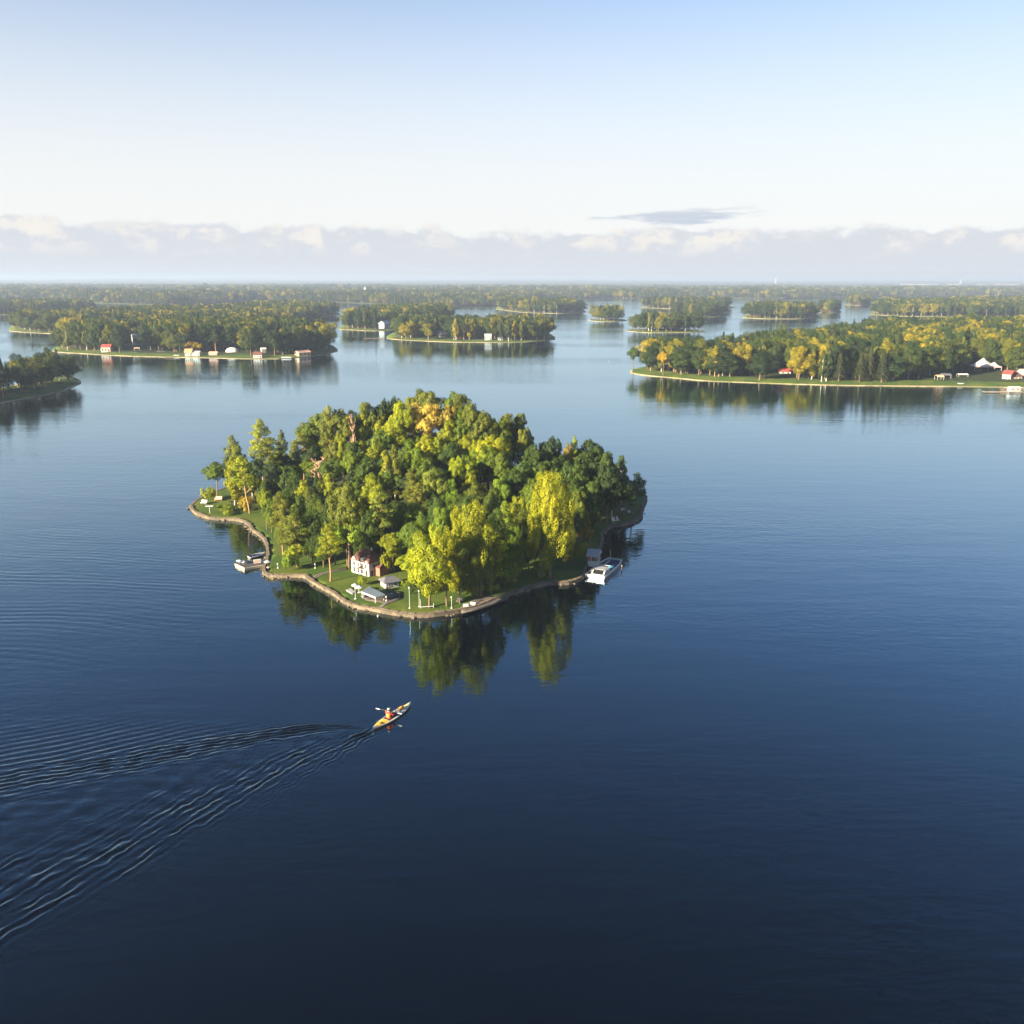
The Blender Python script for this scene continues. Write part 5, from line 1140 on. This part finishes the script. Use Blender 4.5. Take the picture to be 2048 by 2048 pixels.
# bag on the bow deck
def on_kayak(t, y, z): p = Matrix.Rotation(rzk, 4, 'Z') @ Vector((Lk*t, y, z)); return Vector((STERN.x, STERN.y, .02)) + p
bg_ = empty('deck_bag', on_kayak(.735, 0, ksheer(.735) + .115), rzk); tag(bg_, 'orange dry bag strapped to the bow of the kayak', 'bag')
MB().tube([(-.42, 0, .12), (-.36, 0, .13), (.30, 0, .13), (.42, 0, .12)], [.08, .17, .17, .07], 8).build('bag_body', mat('orange_bag', (.70, .30, .04), .7), bg_, smooth=True); MB().box(-.46, -.34, -.17, .17, .0, .26).build('strap', DARKWOOD, bg_)
# paddler: one continuous body grown from a skeleton
K = 1.42
J = {}; E = []; Rr = {}
def jt(n_, p, r_, par=None):
    J[n_] = Vector(p)*K; Rr[n_] = r_*K
    if par: E.append((par, n_))
jt('pelvis', (0, 0, .10), .155); jt('belly', (.01, 0, .28), .140, 'pelvis'); jt('chest', (.03, 0, .46), .160, 'belly'); jt('collar', (.04, 0, .575), .10, 'chest'); jt('neck', (.05, 0, .635), .055, 'collar'); jt('jaw', (.065, 0, .70), .078, 'neck'); jt('brow', (.06, 0, .79), .098, 'jaw'); jt('top', (.05, 0, .86), .07, 'brow')
for s_, nm in ((1, 'L'), (-1, 'R')):
    jt('sh' + nm, (.035, s_*.195, .545), .075, 'collar')
    if s_ > 0: jt('el' + nm, (.16, .36, .36), .050, 'sh' + nm); jt('wr' + nm, (.30, .47, .40), .033, 'el' + nm); jt('pa' + nm, (.345, .50, .415), .038, 'wr' + nm); hp = Vector((.345, .50, .415)); hd = Vector((.75, .25, .12))
    else: jt('el' + nm, (.20, -.34, .34), .050, 'sh' + nm); jt('wr' + nm, (.40, -.26, .40), .033, 'el' + nm); jt('pa' + nm, (.445, -.235, .415), .038, 'wr' + nm); hp = Vector((.445, -.235, .415)); hd = Vector((.8, .3, .1))
    for fi, (oy, ln_) in enumerate(((-.028, .055), (-.010, .068), (.010, .064), (.027, .050))):
        b_ = hp + Vector((.02, oy*s_*.6, oy)); m1 = b_ + hd.normalized()*ln_*.55 + Vector((0, 0, .012)); t1 = m1 + Vector((.012, 0, -.045)); jt(f'f{fi}a' + nm, m1, .0105, 'pa' + nm); jt(f'f{fi}b' + nm, t1, .0085, f'f{fi}a' + nm)
    jt('th1' + nm, hp + Vector((.01, -s_*.045, .012)), .012, 'pa' + nm); jt('th2' + nm, hp + Vector((.045, -s_*.055, -.012)), .0095, 'th1' + nm)
    jt('hip' + nm, (.06, s_*.10, .09), .105, 'pelvis'); jt('kn' + nm, (.46, s_*.13, .17), .070, 'hip' + nm); jt('an' + nm, (.86, s_*.10, .04), .045, 'kn' + nm); jt('toe' + nm, (.93, s_*.11, .14), .035, 'an' + nm)
names = list(J); ii = {n_: i for i, n_ in enumerate(names)}
sk = bpy.data.meshes.new('person_skeleton'); sk.from_pydata([tuple(J[n_]) for n_ in names], [(ii[a], ii[b_]) for a, b_ in E], []); tmp = bpy.data.objects.new('person_skeleton', sk); COL.objects.link(tmp)
md = tmp.modifiers.new('skin', 'SKIN'); md.use_smooth_shade = True
for n_ in names: sv = sk.skin_vertices[0].data[ii[n_]]; sv.radius = (Rr[n_]*(.72 if n_ in ('chest', 'belly', 'collar') else 1), Rr[n_]*(1.1 if n_ in ('chest', 'belly') else 1)); sv.use_root = n_ == 'pelvis'
tmp.modifiers.new('sub', 'SUBSURF').render_levels = 2; tmp.modifiers['sub'].levels = 2
bpy.context.view_layer.update(); body = bpy.data.meshes.new_from_object(tmp.evaluated_get(bpy.context.evaluated_depsgraph_get())); bpy.data.objects.remove(tmp)
body.materials.clear()
for m in (REDJ, SKIN, TROUSER, mat('lips_brows', (.28, .12, .09), .6)): body.materials.append(m)
hands = [J['paL'], J['paR']]
for p in body.polygons:
    c = p.center; z_ = c.z/K; p.use_smooth = True
    if z_ > .615 and abs(c.y/K) < .14: p.material_index = 1
    elif min((c - h_).length for h_ in hands) < .085*K: p.material_index = 1
    elif z_ < .20 and c.x/K > .12: p.material_index = 2
ps = empty('person', on_kayak(.395, 0, .08), rzk); tag(ps, 'seated paddler in red jacket, orange life vest and cream cap in the kayak', 'person')
bd = link('body', body, ps)
v_ = MB(); rings = ((.155, .150, .150), (.22, .165, .165), (.34, .165, .172), (.46, .150, .185), (.535, .11, .165), (.56, .07, .12)); V = []; F = []
for z_, rx, ry in rings:
    for k in range(14): t = 2*math.pi*k/14; V.append((K*(.025 + rx*math.cos(t)), K*ry*math.sin(t), K*z_))
for i in range(len(rings) - 1):
    for k in range(14): F.append((i*14 + k, i*14 + (k+1) % 14, (i+1)*14 + (k+1) % 14, (i+1)*14 + k))
v_.add(V, F).build('life_vest', ORANGE, ps, smooth=True)
MB().add([(K*(.056 + .106*math.cos(t)*c_), K*.104*math.sin(t)*c_, K*(.80 + .095*s_)) for c_, s_ in ((1, -.15), (.98, .15), (.80, .62), (.42, .93), (.05, 1.0)) for t in [2*math.pi*k/12 for k in range(12)]], [(i*12 + k, i*12 + (k+1) % 12, (i+1)*12 + (k+1) % 12, (i+1)*12 + k) for i in range(4) for k in range(12)]).build('cap', CAPC, ps, smooth=True)
MB().prism([(.13, -.075), (.23, -.05), (.25, 0), (.23, .05), (.13, .075)], .795, .808, 'z').build('cap_brim', CAPC, ps).scale = (K, K, K)
MB().lathe([(.102, 0), (.106, .05), (.10, .10)], (.040, 0, .70), 12).build('hair', DARKWOOD, ps, smooth=True).scale = (K, K, K)
f_ = MB()
for s_ in (-1, 1): f_.lathe([(.004, -.008), (.013, 0), (.004, .008)], (.152, s_*.034, .775), 6)
f_.build('eye', BLACK, ps).scale = (K, K, K)
MB().prism([(.150, .735), (.178, .738), (.152, .775)], -.014, .014, 'y').build('nose', SKIN, ps).scale = (K, K, K); MB().box(.130, .142, -.024, .024, .700, .708).build('mouth', MATS['lips_brows'], ps).scale = (K, K, K)
# paddle held across the body
pd = empty('paddle', on_kayak(.395, 0, .08), rzk); tag(pd, 'double-bladed paddle with white blades in the hands of the paddler', 'paddle')
p1, p2 = J['paL'] + Vector((.03, 0, .01)), J['paR'] + Vector((.03, 0, .01)); dv = (p1 - p2).normalized(); eL = p1 + dv*.75; eR = p2 - dv*.35
MB().tube([eR, eL], .024, 6).build('shaft', BLACK, pd)
for e_, s_ in ((eL, 1), (eR, -1)):
    c = e_ + dv*s_*.28; up_ = dv.cross(Vector((1, 0, 0))).normalized(); n_ = dv.cross(up_).normalized(); V = []
    for dz in (-.012, .012):
        for u_, w_ in ((-.30, .02), (-.15, .045), (.10, .055), (.22, .035), (.24, 0), (.22, -.035), (.10, -.055), (-.15, -.045), (-.30, -.02)): V.append(c + dv*s_*u_ + up_*w_ + n_*dz)
    MB().add(V, [tuple(range(9)), tuple(range(17, 8, -1))] + [(i, i + 9, (i+1) % 9 + 9, (i+1) % 9) for i in range(9)]).build('blade', WHITE, pd)

# ------------------------------------------------------------------ things on the other islands
def H2(name, lab, a, b_, z, D, wh, rh, wm_, rm, **k): return house(name, lab, a, b_, z, D, wh, rh, wm_, rm, **k)
H2('boathouse', 'pink boathouse with bright red roof on the left cottage shore', q3(276, 294), q3(394, 294), .5, 5, 3.4, 1.6, PINK, BRIGHTRED, cat='boathouse', oh=.3)
H2('cottage', 'tall narrow pale house among the trees above the left cottage shore', q3(688, 196), q3(750, 194), 1.2, 5, 5.6, 1.8, WHITE, PALEROOF, oh=.3, cat='house')
H2('cottage', 'small cottage with orange roof below the golden tree', q3(1352, 330), q3(1436, 330), .9, 4, 2.0, 1.8, CREAM, mat('orange_roof', (.50, .24, .12), .8), cat='cottage', oh=.4)
H2('cottage', 'low white cottage right of the orange-roofed one', q3(1446, 330), q3(1540, 330), .9, 4, 1.7, .9, WHITE, PALEROOF, cat='cottage', oh=.2)
H2('beach_hut', 'low pink beach hut right of the golden tree', q3(1660, 328), q3(1766, 328), .8, 3, 1.4, .7, PINK, mat('pink_roof', (.60, .34, .26), .8), cat='hut', oh=.2, nwin=3, door=False)
H2('cottage', 'small cottage with dark red roof near the middle of the left shore', q4(598, 314), q4(716, 314), .6, 4, 1.7, 1.6, CREAM, REDROOF, cat='cottage', oh=.3)
H2('pavilion', 'white open pavilion above the dark red roofed cottage', q4(716, 248), q4(776, 246), 1.0, 3, 2.2, .9, WHITE, TENT, cat='pavilion', oh=.3)
H2('cottage', 'warm lit low house near the right end of the left shore', q4(1228, 290), q4(1392, 280), .7, 5, 1.9, 1.2, mat('warm_lit_plaster', (.62, .40, .26), .8), mat('warm_lit_roof', (.52, .30, .22), .8), cat='house', oh=.3)  # warm sunlight is put into the wall and roof colours
H2('cottage', 'white house between yellow trees on the middle island', b2(1726, 532), b2(1776, 532), .9, 5, 3.0, 1.8, WHITE, PALEROOF, cat='house', oh=.3)
H2('cottage', 'tiny white hut right of the white house on the middle island', b2(1826, 534), b2(1862, 534), .8, 3, 1.5, .8, WHITE, PALEROOF, cat='hut', oh=.2, nwin=1)
H2('cottage', 'pinkish cottage set back on the middle island', b2(1392, 508), b2(1440, 506), 1.1, 5, 2.8, 2.0, PINK, PALEROOF, cat='cottage', oh=.3)
H2('boathouse', 'tall pale blue-grey boathouse between the two middle islands', b2(972, 445), b2(1016, 440), .9, 6, 4.6, 2.4, PALEROOF, mat('pale_blue_roof', (.42, .43, .45), .6), cat='boathouse', oh=.5)
H2('cottage', 'tiny red-roofed white hut on the lawn of the tent island', b4(92, 786), b4(172, 786), .9, 3.5, 1.3, 1.4, WHITE, BRIGHTRED, cat='hut', oh=.4, nwin=1)
H2('cottage', 'white house with red roof right behind the white tent', q6(960, 850), q6(1330, 880), .9, 5, 2.4, 1.6, WHITE, BRIGHTRED, cat='house', oh=.4)
H2('cottage', 'pinkish house with dark red hipped roof at the right edge of the picture', q6(1330, 870), q6(1830, 860), .8, 5, 1.6, 2.2, PINK, REDROOF, cat='house', oh=.4, hip=2.0)
H2('cottage', 'white gabled house end at the extreme right edge', q6(1850, 820), q6(2300, 820), .9, 5, 2.6, 1.6, WHITE, PALEROOF, cat='house', oh=.3)
# big white marquee with two peaks
a, rz, Lm = frame(q5(1505, 182), q5(1735, 182), 1.0); e = empty('marquee', a, rz); tag(e, 'large white peaked marquee tent at the right edge', 'tent'); Dm = 11.0
V = []; F = []; NX, NY = 16, 8
for j in range(NY + 1):
    for i in range(NX + 1):
        u_, v2 = i/NX, j/NY; pk = 3.9*max(0, 1 - abs(u_ - .50)/.52)**1.35 + 1.5*max(0, 1 - abs(u_ - .93)/.12); V.append((Lm*u_, Dm*v2, 2.2 + pk*max(0.0, 1 - abs(2*v2 - 1))**1.15))
for j in range(NY):
    for i in range(NX): F.append((j*(NX+1) + i, j*(NX+1) + i + 1, (j+1)*(NX+1) + i + 1, (j+1)*(NX+1) + i))
MB().add(V, F).build('tent_roof', TENT, e); MB().box(-.05, Lm + .05, -.12, .0, 1.75, 2.22).build('valance', mat('pink_valance', (.55, .30, .30), .8), e)
for x in (0, .25, .5, .75, 1): MB().tube([(Lm*x, .1, -.5), (Lm*x, .1, 2.2)], .09, 6).build('pole', WHITE, e)
MB().box(.3, Lm - .3, Dm*.6, Dm*.62, -.5, 2.1).build('back_panel', DARKWOOD, e)
# low dome tent
g = G(*q4(310, 236), 1.0); e = empty('dome_tent', g); tag(e, 'white dome tent on the lawn of the left shore', 'tent'); rw = 95/6.9*mpp(g); N_ = 14
V = []; F = []
for j in range(7):
    ph = j/6*math.pi/2
    for k in range(N_): t = 2*math.pi*k/N_; V.append((rw*math.cos(ph)*math.cos(t), rw*.8*math.cos(ph)*math.sin(t), .3 + rw*.62*math.sin(ph)))
for j in range(6):
    for k in range(N_): F.append((j*N_ + k, j*N_ + (k+1) % N_, (j+1)*N_ + (k+1) % N_, (j+1)*N_ + k))
MB().add(V, F).build('tent_skin', TENT, e, smooth=True); MB().lathe([(rw*1.02, -.5), (rw*1.02, .3), (rw*.98, .34)], n=N_).build('skirt', WHITE, e)
# small canvas shelters
def awning(pA, pB, z, D, h, m, lab):
    a, rz, L = frame(pA, pB, z); e = empty('awning', a, rz); tag(e, lab, 'awning'); MB().prism([(0, h*.72), (D*.5, h), (D, h*.72), (D, h*.78), (D*.5, h*1.06), (0, h*.78)], 0, L, 'x').build('canvas', m, e)
    for x in (.05*L, .95*L):
        for y in (.05*D, .95*D): MB().tube([(x, y, -.5), (x, y, h*.74)], .06, 5).build('pole', WHITE, e)
awning(q3(698, 270), q3(772, 268), 1.0, 3, 2.0, PINK, 'pink awning on the lawn of the left shore'); awning(q5(1182, 266), q5(1242, 266), .9, 3, 2.4, mat('salmon_canvas', (.66, .34, .24), .8), 'salmon awning near the beach of the tent island'); awning(q5(1215, 248), q5(1305, 250), 1.0, 4, 2.2, GREYROOF, 'grey awning behind the salmon one'); awning(q3(472, 240), q3(512, 240), 1.0, 2.0, 2.0, TENT, 'tiny white awning right of the pink boathouse'); awning(q5(1365, 236), q5(1452, 236), 1.0, 2, 1.6, TENT, 'long white awning left of the big marquee')
# boats drawn up and moored
def bt(pa, pb, z, lab, flip=True, m=HULLW, w=.3): ga, gb = G(*pa, z), G(*pb, z); L = (gb - ga).length; rowboat('rowing_boat', lab, ga, math.atan2(gb.y - ga.y, gb.x - ga.x), L, L*w, m, DECKDARK, flip=flip)
bt(q3(990, 278), q3(1058, 276), 1.0, 'left of two upturned grey-white boats on the left shore lawn'); bt(q3(1062, 280), q3(1114, 276), 1.0, 'right of two upturned grey-white boats on the left shore lawn'); bt(q3(1208, 330), q3(1280, 330), .7, 'white upturned boat left of the orange-roofed cottage')
bt(q4(988, 318), q4(1124, 318), .2, 'pale boat drawn up on the shore before the warm lit house'); bt(q3(482, 274), q3(574, 270), .9, 'thin white boat lying on the lawn right of the pink boathouse'); bt(q5(1362, 292), q5(1418, 292), .7, 'white upturned boat on the beach of the tent island', w=.5); bt(b4(155, 790), b4(290, 780), .8, 'pale upturned boat right of the tiny red-roofed hut', w=.2) if False else None
# jetties
def jetty(pa, pb, lab, w=1.6, z=.55):
    a, rz, L = frame(pa, pb, z); e = empty('jetty', (a.x, a.y, 0), rz); tag(e, lab, 'jetty'); N_ = max(4, min(24, int(L/1.1)))
    for i in range(N_): MB().box(L*i/N_, L*(i + .93)/N_, 0, w, z - .1, z).build('plank', TANWOOD if i % 3 else PALEROOF, e)
    MB().box(0, L, .1, .25, z - .3, z - .102).build('beam', DARKWOOD, e)
    for i in range(4):
        for y in (.05, w - .05): MB().tube([(L*(.05 + .3*i), y, -1.0), (L*(.05 + .3*i), y, z + .3)], .1, 5).build('pile', DARKWOOD, e)
    return e
jetty(q3(1095, 350), q3(1205, 350), 'short pale jetty at the left shore beach'); jetty(b2(815, 517), b2(960, 514), 'long pale jetty between the two middle islands', 2.5); jetty(q5(1590, 362), q5(1932, 362), 'long low jetty before the red-roofed houses at the right edge', 2.0)
jh, _ = H2('hut', 'pale hut standing on the jetty at the right edge', q5(1812, 356), q5(1902, 354), .56, 1.8, 1.3, .5, CREAM, WHITE, cat='hut', oh=.2, nwin=2, door=False)
# golden trees that stand out
def far_tree(p, h, w, tone, kind, lab, z=1.0):
    g = G(*p, z); e = plant(kind, g.x, g.y, z, h, w, tone, lab); return e
TONE['A'] = (.34, .25, .012)
g = G(*q3(1465, 300), 1.0); far_tree(q3(1415, 300), 7.0, 8.0, 'A', 'broad', 'golden yellow round tree behind the cottages on the left shore'); far_tree(q3(1510, 298), 6.8, 8.5, 'A', 'broad', 'second golden tree touching the first behind the cottages')
def b3(x, y): return 1024 + x / 3.773, 540 + y / 3.773
for p, h, w, t, lab in ((b3(1140, 790), 11, 6.0, 'A', 'lone golden tree at the left end of the tent island'), (b3(915, 745), 11, 6.5, 'd', 'dark tree standing apart at the left tip of the tent island'), (b3(1570, 760), 15, 8, 'A', 'golden tree in the front row of the tent island, second from its left end'), (b3(1710, 765), 14, 8, 'A', 'golden tree in the front row of the tent island, third from its left end'), (b3(1810, 765), 13, 8, 'A', 'golden tree in the front row of the tent island, fourth from its left end'),
                    (b4(20, 760), 14, 8, 'A', 'golden tree in the front row of the tent island, fifth from its left end'), (b4(495, 815), 13, 8, 'g', 'green tree alone on the shore lawn of the tent island'), (b4(795, 830), 15, 9, 'o', 'large olive tree with pale trunk near the beach of the tent island'), (b4(975, 800), 11, 5, 'y', 'slender yellow tree right of the large olive tree'), (b4(1140, 800), 13, 10, 'g', 'rounded green tree behind the beach of the tent island'), (b4(1250, 795), 13, 9, 'g', 'green tree right of the rounded one behind the beach'), (b4(1460, 790), 12, 11, 'o', 'broad yellow-green tree left of the big marquee')):
    far_tree(p, h, w, t, 'broad', lab)
# ------------------------------------------------------------------ far shore: mast, chimney, sheds
def far_at(px, Y_): d = ray(px, 600); return d.x/d.y*Y_
for px, Y_, h_, lab in ((1549, 8200, 46, 'thin tower on the horizon right of centre'), (1917, 8200, 40, 'tower on the horizon near the right edge')):
    e = empty('tower', (far_at(px, Y_), Y_, 8)); tag(e, lab, 'tower'); MB().lathe([(10, -6), (8, 30), (9, 31), (9, h_), (4, h_ + 5)], n=8).build('shaft', PALEROOF, e); MB().tube([(0, 0, h_ + 4), (0, 0, h_ + 16)], 1.2, 5).build('mast', PALEROOF, e)
for px, w_, lab in ((1815, 95, 'long white shed on the far shore, leftmost of the row'), (1855, 130, 'longest white shed on the far shore'), (1905, 70, 'white shed on the far shore by the tower'), (1962, 60, 'reddish-roofed hall on the far shore'), (2012, 150, 'pale pink row of houses on the far shore at the right edge')):
    Y_ = 6600; e = empty('warehouse', (far_at(px, Y_) - w_/2, Y_, 0)); tag(e, lab, 'warehouse'); mm = PINK if 'pink' in lab else WHITE
    MB().box(0, w_, 0, 40, -1, 17).build('wall', mm, e); MB().prism([(-2, 17.1), (42, 17.1), (20, 20)], -2, w_ + 2, 'x').build('roof', BRIGHTRED if 'red' in lab else PALEROOF, e)
g = G(*b2(828, 222), 12); e = empty('water_tower', (g.x*1.0, g.y, 2)); 
Y_ = 2300; xx = ray(*b2(828, 222)); e.location = (xx.x/xx.y*Y_, Y_, 1.0); tag(e, 'small white tower above the trees of the far shore, left of centre', 'tower'); MB().lathe([(3, -1), (2.6, 16), (3.6, 17), (3.6, 21), (1, 23.5)], n=10).build('shaft', WHITE, e); MB().tube([(0, 0, 23), (0, 0, 26)], .3, 5).build('finial', WHITE, e)
